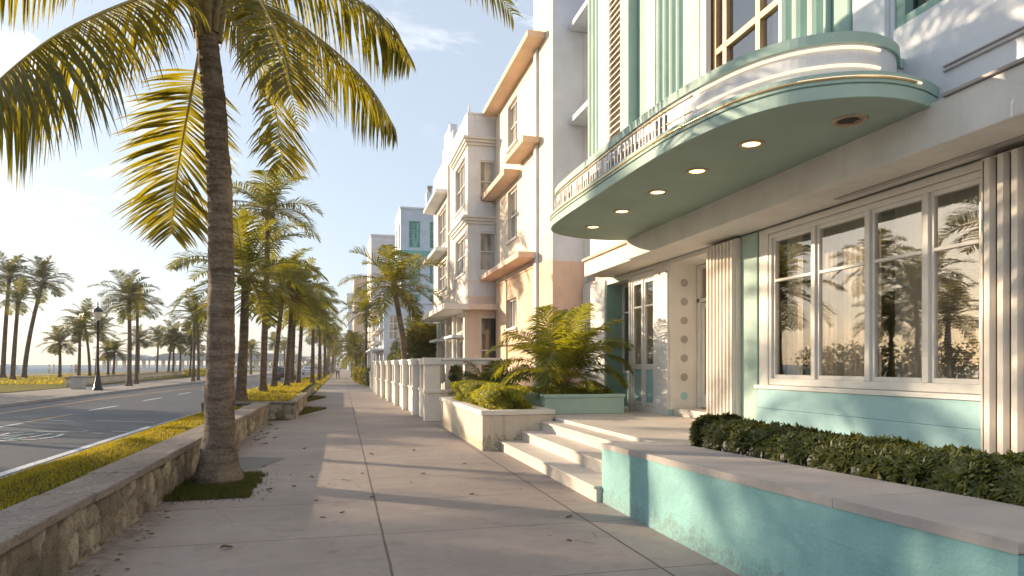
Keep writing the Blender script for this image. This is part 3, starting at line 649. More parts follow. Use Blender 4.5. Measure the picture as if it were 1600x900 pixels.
# ---- palms on the hotel side of the pavement
palm('short palm with curved trunk rising behind the white balustrade', 2.62, 29.0, 0, 5.0, (-.55,0), .18, .92, False, None, 2, mat=BARK)
G_ = 'palms along the front gardens'
palm('slim palm in a front garden before the blue white house', 1.9, 60, 0, 6.2, (.1,0), .16, 1.0, True, G_, 1)
palm('low spreading palm past the dark hedges, in shade', 1.35, 70, 0, 2.9, (-.1,0), .17, 1.15, True, G_, 2)
palm('distant low palm at the end of the front gardens', 1.2, 92, 0, 3.4, (.1,0), .17, 1.25, True, G_, 3)
palm('distant taller palm at the end of the front gardens', 1.5, 112, 0, 5.2, (-.1,0), .17, 1.2, True, G_, 4)
palm('yellowish palm crown among the bushes behind the balustrade', 3.6, 33.5, 0, 2.9, (0,0), .15, .62, False, None, 4)

# ---- areca palm in the teal planter and fan palm behind it
def clump_palm(name, label, cat, c, stems, mat, seed, Lm=.42, w=.03, pairs=34, canes=True):
    root = thing(name, label, cat, c); rs = random.Random(seed); o_ = Vector(c)
    if canes:
        mb = MB()
        for k in range(8):
            a = k*.8+.3; r = .05+.10*rs.random(); q = o_ + Vector((math.cos(a)*r, math.sin(a)*r, -.03))
            mb.tube([q, q+Vector((math.cos(a)*.05, math.sin(a)*.05, .35)), q+Vector((math.cos(a)*.14, math.sin(a)*.14, .75))], [.045,.035,.022], 7)
        build(mb, 'cane', RACHIS, root)
    for (az, el, Ln, cv) in stems:
        a = R(az); base = o_ + Vector((math.cos(a)*.10, math.sin(a)*.10, .12 if canes else 0))
        mb = MB(); frond(mb, gfrond_pts(a, R(el), Ln*(.90 if canes else 1), cv*1.18, rs, base, rs.uniform(-.35,.35)), pairs, Lm*rs.uniform(.9,1.1), w, rs.uniform(.6,1.1), 4, .012, rs, .26, vee=rs.uniform(.0,.25))
        build(mb, 'frond', [mat, RACHIS], root)
    return root
st = [(az, el, Ln, cv) for az, el, Ln, cv in [(0,62,2.1,1.9),(-25,70,2.2,1.7),(-60,58,2.0,1.8),(-95,66,1.9,1.5),(-140,60,2.0,1.9),(180,58,2.15,2.0),(150,66,2.1,1.7),(120,60,1.9,1.6),(80,66,2.0,1.6),(40,60,1.9,1.9),(-45,82,2.1,.9),(135,80,2.15,.9),(-150,78,2.0,1.1),(20,80,2.1,1.1),
   (-15,42,1.7,2.2),(-75,36,1.5,2.0),(-120,44,1.6,2.2),(-165,40,1.7,2.3),(165,46,1.6,2.3),(-35,22,1.4,1.9),(-100,20,1.25,1.6),(-5,15,1.3,1.7),(70,40,1.5,2),(-30,66,2.2,2.4),(-70,72,2.1,2.2),(-110,60,2.0,2.6),(-160,68,2.2,2.4),(165,54,2.0,2.7),(100,72,2.1,2.0),(-5,56,2.1,2.6),(-50,48,1.9,2.6),(-130,30,1.5,2.0),(-85,78,2.2,1.6),(175,34,1.6,2.0)]]
clump_palm('areca_palm', 'lush areca palm with arching fronds growing in the teal planter by the terrace', 'palm', (4.72,14.45,1.0), st, ARECA, 5, .50, .023, 60)
st2 = [(k*47+12, 75-((k*29) % 62), .95+.25*((k*7) % 5)/5, 1.1) for k in range(20)]
clump_palm('garden_palm', 'smaller dark bushy palm left of the areca palm, in front of the peach building', 'palm', (4.05,18.6,.85), st2, BUSHL, 9, .40, .036, 26, False)

# ------------------------------------------------------------------ shrubs and hedges
def leaf_cloud(blobs, n, size, seed, shell=(.72,1.06), lift=.35, pn=2):
    rs = np.random.RandomState(seed); V = []; vol = np.array([b[3]*b[4]+b[4]*b[5]+b[3]*b[5] for b in blobs]); pick = rs.choice(len(blobs), n, p=vol/vol.sum())
    d = rs.normal(size=(n,3)); d /= ((np.abs(d)**pn).sum(1)**(1/pn))[:,None]
    B = np.array(blobs)[pick]; rr = rs.uniform(shell[0], shell[1], n)
    rr *= 1 + .16*np.sin(d[:,0]*5.1+B[:,0]*3)*np.cos(d[:,2]*4.3+B[:,1]*2)
    p = B[:,:3] + d*B[:,3:6]*rr[:,None]
    nrm = d + rs.normal(size=(n,3))*.75 + np.array([0,0,lift]); nrm /= np.linalg.norm(nrm, axis=1)[:,None]
    t = np.cross(nrm, rs.normal(size=(n,3))); t /= np.linalg.norm(t, axis=1)[:,None]; s = np.cross(nrm, t)
    sz = size*rs.uniform(.6,1.3,n)[:,None]
    v = np.stack([p - t*sz, p + s*sz*.42 + nrm*sz*.08, p + t*sz, p - s*sz*.42 + nrm*sz*.08], 1).reshape(-1,3)
    ok = p[:,2] > 0.0
    f = (np.arange(n)[:,None]*4 + np.array([[0,1,2,3]]))[ok]; return v, f
def shrub(name, label, cat, blobs, n, size, mat, seed, group=None, twigs=True, shell=(.72,1.06), pn=2):
    c = np.mean(np.array(blobs)[:,:2], 0); zb = min(b[2]-b[5] for b in blobs); root = thing(name, label, cat, (c[0], c[1], max(0, zb)), group)
    v, f = leaf_cloud(blobs, n, size, seed, shell, .35, pn); v = v - np.array(root.location)
    link_mesh('foliage', raw_mesh('foliage', v, f, [mat] if not isinstance(mat, list) else mat), root)
    if twigs:
        mb = MB(); rs = random.Random(seed)
        for bl in blobs:
            for k in range(7):
                a = rs.uniform(0, 6.28); q = Vector((bl[0], bl[1], max(0, bl[2]-bl[5])))
                e = Vector((bl[0]+math.cos(a)*bl[3]*.7, bl[1]+math.sin(a)*bl[4]*.7, bl[2]+bl[5]*rs.uniform(-.2,.7)))
                mb.tube([q, q.lerp(e,.5)+Vector((0,0,.05)), e], [.018,.012,.004], 5)
        build(mb, 'stems', BARKW, root)
    return root
def rosettes(n, sampler, size, seed):
    rs = random.Random(seed); V = []; F = []
    for _ in range(n):
        p, nrm = sampler(rs); nrm = (nrm + Vector((rs.gauss(0,.35), rs.gauss(0,.35), .35+rs.gauss(0,.25)))).normalized()
        t = nrm.orthogonal().normalized(); bt = nrm.cross(t); k = rs.randint(7,10); s = size*rs.uniform(.7,1.25)
        for i in range(k):
            a = i*6.283/k*1.0 + rs.uniform(-.25,.25) + (i % 2)*.2; up = rs.uniform(.15,.95)
            d = ((t*math.cos(a)+bt*math.sin(a)) + nrm*up).normalized(); sd = d.cross(nrm)
            if sd.length < 1e-3: continue
            sd.normalize(); l = s*rs.uniform(.8,1.15); w = l*.17; nn = sd.cross(d); b0 = len(V); dr = Vector((0,0,-l*.10))
            V += [p, p+d*l*.45+sd*w-nn*w*.25, p+d*l*.5+nn*w*.3, p+d*l*.45-sd*w-nn*w*.25, p+d*l+dr]
            F += [(b0,b0+1,b0+2,b0+2),(b0,b0+2,b0+3,b0+3),(b0+1,b0+4,b0+2,b0+2),(b0+2,b0+4,b0+3,b0+3)]
    return np.array([tuple(v) for v in V]), np.array([f[:3] for f in F])
def hedge_s(rs):
    y = 1.6 + 6.5*rs.random() if rs.random() < .8 else 1.6 + 3*rs.random()
    y = min(y, 6.9); bumpy = .04*noise.noise(Vector((y*2.1, 0, 5)))+.07*noise.noise(Vector((y*4.7, 1, 5)))
    a = rs.uniform(-.15, math.pi*1.0); cx, cz = 4.12, .74; rx, rz = .32+bumpy*.6, .23+bumpy*.7
    if y > 6.55: rx *= .9
    k = rs.uniform(.62,1.05)**.5
    ca, sa = math.cos(a), math.sin(a); ca = math.copysign(abs(ca)**.55, ca); sa = math.copysign(abs(sa)**.55, sa)
    return Vector((cx - rx*.95*ca*k, y, cz + rz*max(-.35, sa)*k)), Vector((-math.cos(a), 0, math.sin(a)+.15))
root = thing('clipped_hedge', 'low dark green hedge of glossy leaf rosettes behind the long aqua planter wall', 'hedge', (4.12, 4.6, .6))
v, f = rosettes(5200, hedge_s, .076, 3); v -= np.array(root.location); link_mesh('foliage', raw_mesh('foliage', v, f, [HEDGEL]), root)
mb = MB(); rs = random.Random(8)
for k in range(150):
    y = rs.uniform(1.7,6.8); q = Vector((rs.uniform(3.95,4.3), y, .58)); mb.tube([q, q+Vector((rs.uniform(-.12,.12), rs.uniform(-.1,.1), .16)), q+Vector((rs.uniform(-.22,.22), rs.uniform(-.15,.15), .36))], [.012,.009,.004], 5)
build(mb, 'stems', BARKW, root)
shrub('box_shrub', 'rounded sunlit box shrub at the near end of the cream planter', 'shrub', [(3.14,13.62,.90,.42,.80,.25)], 15000, .034, BOXL, 31, 'box shrubs in the cream planter', True, (.86,1.05), 5)
shrub('box_shrub', 'rounded sunlit box shrub at the far end of the cream planter', 'shrub', [(3.12,16.05,.92,.43,1.25,.27)], 17000, .036, BOXL, 32, 'box shrubs in the cream planter', True, (.86,1.05), 5)
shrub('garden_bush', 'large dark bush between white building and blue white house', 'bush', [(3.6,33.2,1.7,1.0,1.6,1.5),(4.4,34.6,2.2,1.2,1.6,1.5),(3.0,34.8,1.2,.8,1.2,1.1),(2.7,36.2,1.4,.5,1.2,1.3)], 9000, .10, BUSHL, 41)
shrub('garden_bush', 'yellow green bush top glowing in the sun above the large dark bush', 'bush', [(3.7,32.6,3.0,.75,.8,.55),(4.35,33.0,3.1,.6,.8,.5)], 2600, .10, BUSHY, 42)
for k, (x, y, rx, ry, rz, mt, lb) in enumerate([(1.95,51.2,.42,1.5,.78,BUSHL,'dark rounded hedge bush at the pavement before the grey planter box'),(1.62,57.5,.38,2.6,.72,BUSHY,'yellow green hedge bush behind the dark rounded one'),(1.25,66,.34,3.0,.72,BUSHY,'bright yellow far hedge at the edge of the pavement'),(2.2,64,.6,2.5,1.5,BUSHL,'dark shrub in shade behind the yellow hedge'),(1.5,84,.6,3,1.7,BUSHL,'distant dark shrub where the gardens end'),(1.9,100,.8,5,2.4,BUSHL,'farthest dark shrub where the gardens end')]):
    shrub('hedge_bush', lb, 'bush', [(x,y,rz*.9,rx,ry,rz)], 2600, .085, mt, 50+k, None, False)
for k, (x, y, lb) in enumerate([(2.55,47.4,'small shrub in the grey planter box'),]):
    shrub('potted_shrub', lb, 'shrub', [(x,y,1.3,.42,.7,.32)], 1500, .07, BUSHY, 60+k, None, True)
shrub('topiary_shrub', 'small round shrub seen through the first balustrade opening', 'shrub', [(3.35,20.6,1.28,.2,.2,.33)], 900, .05, BUSHL, 64)
for k in range(9):
    y = 96 + k*5.5; x = -19.3 - k*.35 + rng.uniform(-.3,.3)
    shrub('beach_shrub', 'low rounded shrub in the row along the far beach wall', 'bush', [(x, y, .55, .9, 1.8, .55)], 700, .14, rng.choice([BUSHL, BUSHY]), 80+k, 'shrubs along the beach wall', False)
# sea grape hedge on the beach side, beyond the left of the frame (mirrored in the windows)
shrub('sea_grape_hedge', 'dark sea grape hedge seen as the dark band mirrored low in the big window', 'hedge', [(-20.8+rng.uniform(-.8,.8), 12+2.6*k, 1.1+rng.uniform(0,.5), 1.6, 2.0, 1.5) for k in range(13)], 9000, .17, BUSHL, 90, None, False)
# ground cover in the teal planter
def s_cov():
    x = 4.05+1.5*rng.random(); y = 13.35+2.6*rng.random(); return (x, y, .97, 1+.5*noise.noise(Vector((x*3,y*3,0))))
blades(2600, s_cov, .13, .018, 'ground_cover', COVER, 1.2, 'yellow green ground cover around the areca palm')

# ------------------------------------------------------------------ building kit
class Plane:
    """facade plane: 'X' faces the street (-X) at x=c; 'Y' faces the viewer (-Y) at y=c. a runs along it, d goes into the building"""
    def __init__(s, ax, c): s.ax = ax; s.c = c
    def p(s, a, z, d=0): return (s.c+d, a, z) if s.ax == 'X' else (a, s.c+d, z)
    def box(s, mb, a0, a1, z0, z1, d0, d1, m=0):
        if s.ax == 'X': mb.box(s.c+d0, s.c+d1, a0, a1, z0, z1, m)
        else: mb.box(a0, a1, s.c+d0, s.c+d1, z0, z1, m)
def wall_holes(mb, pl, a0, a1, z0, z1, holes, depth=.22, m=0, zsplit=None, m2=1):
    A = sorted(set([a0, a1] + [h[0] for h in holes] + [h[1] for h in holes])); Z = sorted(set([z0, z1] + [h[2] for h in holes] + [h[3] for h in holes] + ([zsplit] if zsplit and z0 < zsplit < z1 else [])))
    A = [a for a in A if a0 <= a <= a1]; Z = [z for z in Z if z0 <= z <= z1]
    for i in range(len(A)-1):
        for j in range(len(Z)-1):
            ca, cz = (A[i]+A[i+1])/2, (Z[j]+Z[j+1])/2
            if any(h[0] < ca < h[1] and h[2] < cz < h[3] for h in holes): continue
            mm = m2 if (zsplit and cz < zsplit) else m
            mb.quad(pl.p(A[i],Z[j]), pl.p(A[i+1],Z[j]), pl.p(A[i+1],Z[j+1]), pl.p(A[i],Z[j+1]), mm)
    for h in holes:
        dd = h[4] if len(h) > 4 else depth; mm = m2 if (zsplit and h[3] < zsplit) else m
        a, b_, c, e = h[:4]
        mb.quad(pl.p(a,c),pl.p(a,e),pl.p(a,e,dd),pl.p(a,c,dd),mm); mb.quad(pl.p(b_,c),pl.p(b_,e),pl.p(b_,e,dd),pl.p(b_,c,dd),mm)
        mb.quad(pl.p(a,c),pl.p(b_,c),pl.p(b_,c,dd),pl.p(a,c,dd),mm); mb.quad(pl.p(a,e),pl.p(b_,e),pl.p(b_,e,dd),pl.p(a,e,dd),mm)
def window(parent, pl, a0, a1, z0, z1, cols=2, rows=2, depth=.14, fw=.06, mw=.035, frame=None, pane=None, sill=.0, sillm=None, rowf=None):
    frame = frame or FRAME; pane = pane or PANE
    mb = MB(); d0, d1 = depth-.05, depth+.03; e = .003
    pl.box(mb, a0+e, a1-e, z0+e, z0+fw, d0, d1); pl.box(mb, a0+e, a1-e, z1-fw, z1-e, d0, d1)
    pl.box(mb, a0+e, a0+fw, z0+fw, z1-fw, d0, d1); pl.box(mb, a1-fw, a1-e, z0+fw, z1-fw, d0, d1)
    A0, A1, Z0, Z1 = a0+fw, a1-fw, z0+fw, z1-fw
    for i in range(1, cols): x = A0+(A1-A0)*i/cols; pl.box(mb, x-mw/2, x+mw/2, Z0, Z1, d0+.008, d1-.01)
    for j in range(1, rows):
        z = Z0+(Z1-Z0)*(rowf if rowf and rows == 2 else j/rows); pl.box(mb, A0, A1, z-mw/2, z+mw/2, d0+.004, d1-.006)
    if sill: pl.box(mb, a0-.08, a1+.08, z0-.07, z0-.003, -sill, depth)
    w = build(mb, 'window', frame, parent)
    g = MB(); g.quad(pl.p(A0,Z0,depth+.005), pl.p(A1,Z0,depth+.005), pl.p(A1,Z1,depth+.005), pl.p(A0,Z1,depth+.005))
    build(g, 'pane', pane, w); return w
def flutes(name, mat, parent, pl, a0, a1, z0, z1, n, amp, back=.0, kind='round', base=0):
    """vertical fluting: wavy profile swept upward"""
    prof = []; k = 7; W = (a1-a0)/n
    for i in range(n):
        for j in range(k):
            t = j/k; a = a0 + (i+t)*W
            if kind == 'round': d = -amp*math.sin(math.pi*t)**.7
            elif kind == 'sharp': d = -amp if .12 < t < .62 else 0
            else: d = -amp*abs(math.cos(math.pi*t))**.6
            prof.append((a, d))
    prof.append((a1, 0)); prof += [(a1, back), (a0, back)]
    mb = MB(); mb.extrude([pl.p(a, z0, d) for a, d in prof], (0,0,z1-z0), 0, True); 
    return build(mb, name, mat, parent)

# ------------------------------------------------------------------ the hotel
hotel = thing('art_deco_hotel', 'white and mint art deco hotel with rounded canopy over its terrace', 'hotel', (6.25, 7, 0))
PG = Plane('X', 6.25); PU = Plane('X', 5.6)
mb = MB()
wall_holes(mb, PG, -8, 17.2, .55, 3.67, [(5.46,9.05,1.30,3.56,.16), (10.62,12.40,.55,3.58,.62), (12.98,14.22,.60,3.58,.14), (14.28,15.58,.60,3.54,.42)])
mb.box(6.255, 9.6, 17.195, 17.2, 0, 10.5)
build(mb, 'ground_floor_wall', WHITE, hotel)
mb = MB(); mb.box(6.9,12,-8,17.19,9.8,10.4); mb.box(9.7,9.9,-8,17.15,.4,9.8); mb.box(5.62,9.69,-8.2,-8.0,.4,9.8); mb.box(6.3,9.69,-8,17.1,3.70,3.95); mb.box(6.3,9.69,-8,17.1,.3,.54); mb.box(6.45,9.69,12.62,12.75,.55,3.6); mb.box(6.45,9.69,10.4,10.52,.55,3.6); mb.box(6.9,6.98,-8,10.35,3.96,4.3)
build(mb, 'interior_room', ROOM, hotel)
# upper front
mb = MB()
wall_holes(mb, PU, -8, 15.0, 4.09, 10.4, [(7.80,9.62,4.72,9.4,.18), (2.6,5.97,5.10,8.4,.28)])
mb.quad((5.6,15,3.66),(6.6,15,3.66),(6.6,15,10.4),(5.6,15,10.4)); mb.quad((5.6,-8,10.4),(5.6,15,10.4),(9,15,10.4),(9,-8,10.4))
build(mb, 'upper_wall', WHITE2, hotel)
mb = MB(); mb.box(5.43,5.62,-8,12.48,3.665,4.085); mb.box(5.63,6.24,-8,12.48,3.672,3.74); build(mb, 'beam', WHITE, hotel, .012)
mb = MB(); mb.box(5.53,5.66,12.483,15.2,3.668,4.02); mb.box(5.67,6.24,12.483,15.2,3.674,3.74); mb.box(6.25,6.6,15.22,17.19,3.676,3.745); build(mb, 'side_beam', CREAMW, hotel, .012)
mb = MB(); mb.box(5.47,5.60,12.485,15.22,4.022,4.085); build(mb, 'coral_ledge', CORAL, hotel, .008)
mb = MB(); mb.box(5.395,5.60,-8,5.2,4.088,4.115); mb.box(5.575,5.60,-8,5.35,4.40,4.412); mb.box(5.575,5.60,-8,5.35,4.448,4.460); build(mb, 'string_course', CORAL if 0 else COPING, hotel)
mb = MB(); mb.box(5.95,6.05,3.0,7.3,3.660,3.6705); build(mb, 'soffit_slot', GREYC, hotel)
# recess bay at the far end with balcony slabs
PR = Plane('X', 6.45); mb = MB(); wall_holes(mb, PR, 15.0, 17.2, 3.75, 10.4, [(15.2,16.3,5.4,7.6), (15.2,16.3,8.4,10.2)]); build(mb, 'recess_wall', LILAC, hotel)
window(hotel, PR, 15.2,16.3,5.4,7.6,1,2,.14,frame=SEAF,pane=PANEG); window(hotel, PR, 15.2,16.3,8.4,10.2,1,2,.14,frame=SEAF,pane=PANEG)
for z in (7.95, 10.45): build(MB().box(5.82,6.44,15.02,17.18,z,z+.14), 'balcony_slab', WHITE2, hotel, .01)
# upper pilasters, fins, louvres
mb = MB()
def fin(a0, a1, z0, z1, d, m): PU.box(mb, a0, a1, z0, z1, -d, -.001, m)
ZC = 4.66; ZT = 10.3
build(MB().box(5.52,5.599,13.72,14.28,ZC,ZT), 'white_pier', WHITE, hotel, .01)
flutes('fluted_pilaster', MINT, hotel, PU, 14.29, 14.98, ZC, ZT, 3, .10)
f1 = MB(); PU.box(f1, 12.68, 12.90, ZC, ZT, -.10, -.001); PU.box(f1, 13.66, 13.715, ZC, ZT, -.07, -.001); lv = build(f1, 'louvre_panel', TRIMW, hotel, .008)
sl = MB()
z = ZC+.02
while z < ZT-.12:
    sl.extrude([(5.598,12.905,z+.10),(5.505,12.905,z+.012),(5.50,12.905,z+.032),(5.598,12.905,z+.125)], (0,.75,0)); z += .135
build(sl, 'slat', CREAMW, lv)
build(MB().box(5.599,5.6,12.905,13.655,ZC,ZT) if 0 else MB().quad((5.597,12.905,ZC),(5.597,13.655,ZC),(5.597,13.655,ZT),(5.597,12.905,ZT)), 'louvre_back', GREYC, lv)
build(MB().box(5.36,5.599,12.26,12.67,ZC,ZT), 'mint_fin', MINT, hotel, .012)
build(MB().box(5.54,5.599,11.72,12.255,ZC,ZT), 'dark_mint_strip', MINTD, hotel)  # dark strip for the fin's side face, its shade put into the colour
build(MB().box(5.47,5.599,11.34,11.715,ZC,ZT), 'white_pier', WHITE, hotel, .012)
flutes('fluted_panel', MINT, hotel, PU, 10.36, 11.335, ZC, ZT, 4, .15); build(MB().box(5.50,5.599,9.80,10.355,ZC,ZT), 'mint_pier', MINT, hotel, .02)
f2 = MB(); PU.box(f2, 9.62, 9.79, ZC, ZT, -.09, .10); PU.box(f2, 7.68, 7.80, ZC, ZT, -.09, .10); build(f2, 'window_surround', TRIMW, hotel, .01)
def golden(pl, a0, a1, z0, z1, vs, hs):
    mb = MB()
    for a in vs: pl.box(mb, a-.055, a+.055, z0, z1, .02, .12)
    for z in hs: pl.box(mb, a0, a1, z-.05, z+.05, .025, .115)
    return mb
w = build(golden(PU, 7.8, 9.62, 4.72, 9.4, (9.565,9.27,8.42,7.855), (4.77,6.45,8.1,9.35)), 'upper_window', BRONZE, hotel, .008)
build(MB().quad((5.68,7.8,4.72),(5.68,9.62,4.72),(5.68,9.62,9.4),(5.68,7.8,9.4)), 'pane', GLASSU, w)
cu = MB(); cu.extrude([(5.85+.04*math.sin(k*1.9), 7.8+k*.06, 4.7) for k in range(11)] + [(5.87+.04*math.sin(k*1.9), 7.8+k*.06, 4.7) for k in range(10,-1,-1)], (0,0,4.7), 0, False); build(cu, 'curtain', CURT, w)
flutes('fluted_panel', MINT, hotel, PU, 6.80, 7.675, ZC, ZT, 3, .17, kind='curtain'); build(MB().box(5.50,5.599,6.50,6.795,ZC,ZT), 'mint_pier', MINTD, hotel, .03)  # deep mint pier stands for a side face, shade put into colour
build(MB().box(5.53,5.599,6.02,6.49,4.9,ZT), 'white_pier', WHITE2, hotel, .01)
w = build(golden(PU, 2.6, 5.97, 5.1, 8.4, (5.90,4.6,3.4), (5.15,8.35)), 'upper_window', MINTD, hotel)
build(MB().quad((5.75,2.6,5.1),(5.75,5.97,5.1),(5.75,5.97,8.4),(5.75,2.6,8.4)), 'pane', GLASSU, w)
# ---- rounded canopy
tail = [(3.57,8.4),(3.56,9.6),(3.56,10.8),(3.60,11.55),(3.76,12.05),(4.06,12.35),(4.5,12.55),(5.0,12.60),(5.43,12.55)]
core = [(5.6,5.42),(5.33,5.31),(5.0,5.245),(4.68,5.27),(4.36,5.40),(4.05,5.65),(3.82,6.08),(3.69,6.65),(3.60,7.3)] + tail
core2 = [(5.6,5.78),(5.32,5.52),(5.0,5.39),(4.70,5.38),(4.40,5.49),(4.11,5.73),(3.87,6.14),(3.725,6.68),(3.625,7.32)] + tail
OUT = catmull([(x, y, 0) for x, y in core], 84); OUT2 = catmull([(x, y, 0) for x, y in core2], 84)
def offs(P, d):
    out = []
    for i, p in enumerate(P):
        t = (P[min(i+1,len(P)-1)]-P[max(i-1,0)]); n = Vector((t.y, -t.x, 0)).normalized()     # pointing inward/outward
        out.append(p + n*d)
    return out
sgn = 1 if offs(OUT, .1)[40].x > OUT[40].x else -1
def inset(d): return offs(OUT if d < .05 else OUT2, d*sgn)
def slab(mb, d, z0, z1, m=0):
    P = inset(d); poly = [(min(p.x,5.598), p.y, z0) for p in P] + [(5.598, P[-1].y, z0), (5.598, P[0].y, z0)]
    mb.extrude(poly, (0,0,z1-z0), m, True, False)
cb = MB(); slab(cb, 0, 4.055, 4.17); slab(cb, .018, 4.17, 4.19); slab(cb, -.004, 4.19, 4.29); canopy = build(cb, 'canopy', MINT, hotel, .008)
cb = MB(); slab(cb, .03, 4.0535, 4.0547); build(cb, 'soffit_shade_sheet', paint('soffit_shade_tone', (.33,.425,.36), .7, .08, .12, (.25,.25,.2)), canopy)  # thin added sheet, darker shade of the underside put into its colour
def inset2(d, y0): # upper tier stops short of the right end
    return [p for p in inset(d)]
cb = MB(); slab(cb, .10, 4.292, 4.64); build(cb, 'upper_tier', WHITE2, canopy)
cb = MB(); slab(cb, .07, 4.642, 4.74); build(cb, 'rim', MINT, canopy, .01)
def trimline(name, mat, d, z, r, i0, i1):
    P = inset(d)[i0:i1]; build(MB().tube([(p.x, p.y, z) for p in P], r, 6), name, mat, canopy)
trimline('brass_line', GOLD, -.010, 4.235, .014, 7, 83)
trimline('brass_line', GOLD, .088, 4.60, .012, 36, 80); trimline('brass_line', GOLD, .088, 4.43, .010, 36, 80); trimline('brass_line', GOLD, .088, 4.315, .010, 36, 80)
trimline('glow_trim', TRIMGLOW, .080, 4.595, .014, 10, 36); trimline('glow_trim', TRIMGLOW, .080, 4.425, .014, 10, 36); trimline('glow_trim', TRIMGLOW, -.012, 4.237, .011, 6, 24)  # weak glow added over the curved trim lines to brighten them
P = inset(.10); rs = random.Random(4)
def along(P, s):
    for i in range(len(P)-1):
        l = (P[i+1]-P[i]).length
        if s <= l: return P[i].lerp(P[i+1], s/l), (P[i+1]-P[i]).normalized()
        s -= l
    return P[-1], (P[-1]-P[-2]).normalized()
lb = MB(); Q = [along(inset(.094), 2.9+k*.2)[0] for k in range(30)]
for z0, z1 in ((4.33,4.42),(4.44,4.565)):
    lb.add([(q.x,q.y,z0) for q in Q]+[(q.x,q.y,z1) for q in Q], [(i,i+1,31+i,30+i) for i in range(29)])
build(lb, 'letter_board', LBOARD, canopy)
s = 3.25
for kk in range(62):
    if s > 8.65: break
    wdt = rs.choice([.05,.06,.075,.085]); p, t = along(P, s); n = Vector((t.y, -t.x, 0)); n = n if n.x < 0 else -n
    h0 = 4.446; h1 = 4.562 - rs.choice([0,.008,.02]); st = rs.choice([0,1,2,3]); lt = MB()
    def bar(u0, u1, z0, z1):
        a = p+t*u0; c = p+t*u1; lt.extrude([(a.x,a.y,z0),(c.x,c.y,z0),(c.x+n.x*.035,c.y+n.y*.035,z0),(a.x+n.x*.035,a.y+n.y*.035,z0)], (0,0,z1-z0))
    bar(0, .024, 4.332, h1)
    if st != 0: bar(wdt-.022, wdt, h0-(.1 if st == 3 else 0), h1)
    if st in (1,2): bar(.024, wdt-.022, h1-.027, h1-.002)
    if st in (2,3): bar(.024, wdt-.022, h0+.002, h0+.027)
    build(lt, 'letter', LETTER, canopy); s += wdt + rs.choice([.016,.02,.026,.05])
for (x, y) in ((4.40,6.71),(4.35,7.81),(4.34,8.90),(4.33,10.15),(4.32,11.42)):
    r = build(MB().lathe([(.098,4.052),(.098,4.040),(.135,4.040),(.142,4.050),(.142,4.054)], (x,y,0), 28), 'downlight', CHROME, canopy)
    build(MB().lathe([(.001,4.046),(.06,4.045),(.097,4.0475)], (x,y,0), 28), 'lens', LAMPON, r)
bx, by = 4.94, 5.83
r = build(MB().lathe([(.125,4.053),(.125,4.042),(.165,4.040),(.175,4.050),(.175,4.054)], (bx,by,0), 28), 'broken_downlight', CHROME, canopy); r['label'] = 'broken dark downlight without a lens'
hp_ = [(bx+.12*math.cos(k*.5236)*(1 if k % 3 else .72)-.02, by+.115*math.sin(k*.5236)*(1 if k % 2 else .8), 4.0500) for k in range(12)]
build(MB().add(hp_, [tuple(range(12))]) or (lambda m_: m_)(MB()), 'ragged_hole', DARK, r) if 0 else None
hm = MB(); hm.add(hp_, [tuple(range(12))]); build(hm, 'ragged_hole', DARK, r)
pl_ = MB(); pl_.lathe([(.001,4.0525),(.124,4.0522)], (bx,by,0), 28); build(pl_, 'cover_plate', CHROME, r)

# ---- ground floor: big window
wf = MB()
A = [(9.05,8.10),(8.10,7.08),(7.08,6.20),(6.20,5.46)]
PG.box(wf, 5.463, 9.047, 1.303, 1.40, -.02, .12); PG.box(wf, 5.463, 9.047, 3.49, 3.557, -.02, .12)
for a in (9.01, 8.05, 7.06, 6.20, 5.50): PG.box(wf, a-.037 if a < 9 else a-.03, a+.037 if 5.6 < a else a+.03, 1.401, 3.489, -.022, .121)
PG.box(wf, 5.464, 9.046, 3.563, 3.64, -.05, -.002); PG.box(wf, 9.051, 9.27, 1.245, 3.64, -.035, -.001); PG.box(wf, 5.40, 9.30, 1.24, 1.298, -.11, .0)
big = build(wf, 'big_window', FRAME, hotel, .006)
for i, (a1, a0) in enumerate(((8.98,8.087),(8.013,7.097),(7.023,6.237),(6.163,5.53))):
    c = build((lambda m_: (PG.box(m_, a0, a0+.045, 1.40, 3.49, .012, .07), PG.box(m_, a1-.045, a1, 1.40, 3.49, .012, .07), PG.box(m_, a0+.046, a1-.046, 1.40, 1.455, .012, .07), PG.box(m_, a0+.046, a1-.046, 3.44, 3.49, .012, .07), PG.box(m_, a0+.046, a1-.046, 2.835, 2.875, .010, .068), m_)[-1])(MB()), 'casement', FRAME, big, .004)
    build(MB().quad((6.29,a0+.04,1.45),(6.29,a1-.04,1.45),(6.29,a1-.04,3.45),(6.29,a0+.04,3.45)), 'pane', GLASS, big)
def curtain(parent, y0, y1, z0, z1, x, name='curtain', mat=None, amp=.022, wl=.11, thick=.008):
    n = max(8, int((y1-y0)/wl*5)); P1 = [(x+amp*math.sin(k*6.283/5*1.0+.6*math.sin(k*.31)), y0+(y1-y0)*k/n, z0) for k in range(n+1)]
    mb = MB(); mb.add(P1 + [(p[0], p[1], z1) for p in P1], [(i, i+1, n+2+i, n+1+i) for i in range(n)], 0, True); return build(mb, name, mat or CURT, parent)
SHEER = leafmat('sheer_curtain', (.66,.60,.52), (.66,.58,.48), .35, .9, .05)
curtain(big, 8.62, 9.0, .95, 3.5, 6.50); curtain(big, 7.15, 8.5, .95, 3.5, 6.52, mat=SHEER, amp=.02); curtain(big, 5.5, 6.95, .95, 3.5, 6.53, mat=SHEER, amp=.02)
bl = MB()
z = 1.60
while z < 3.1: bl.extrude([(6.44,5.5,z),(6.475,5.5,z+.02),(6.475,5.5,z+.023),(6.44,5.5,z+.003)], (0,.72,0)); z += .034
build(bl, 'blind', BLIND, big)
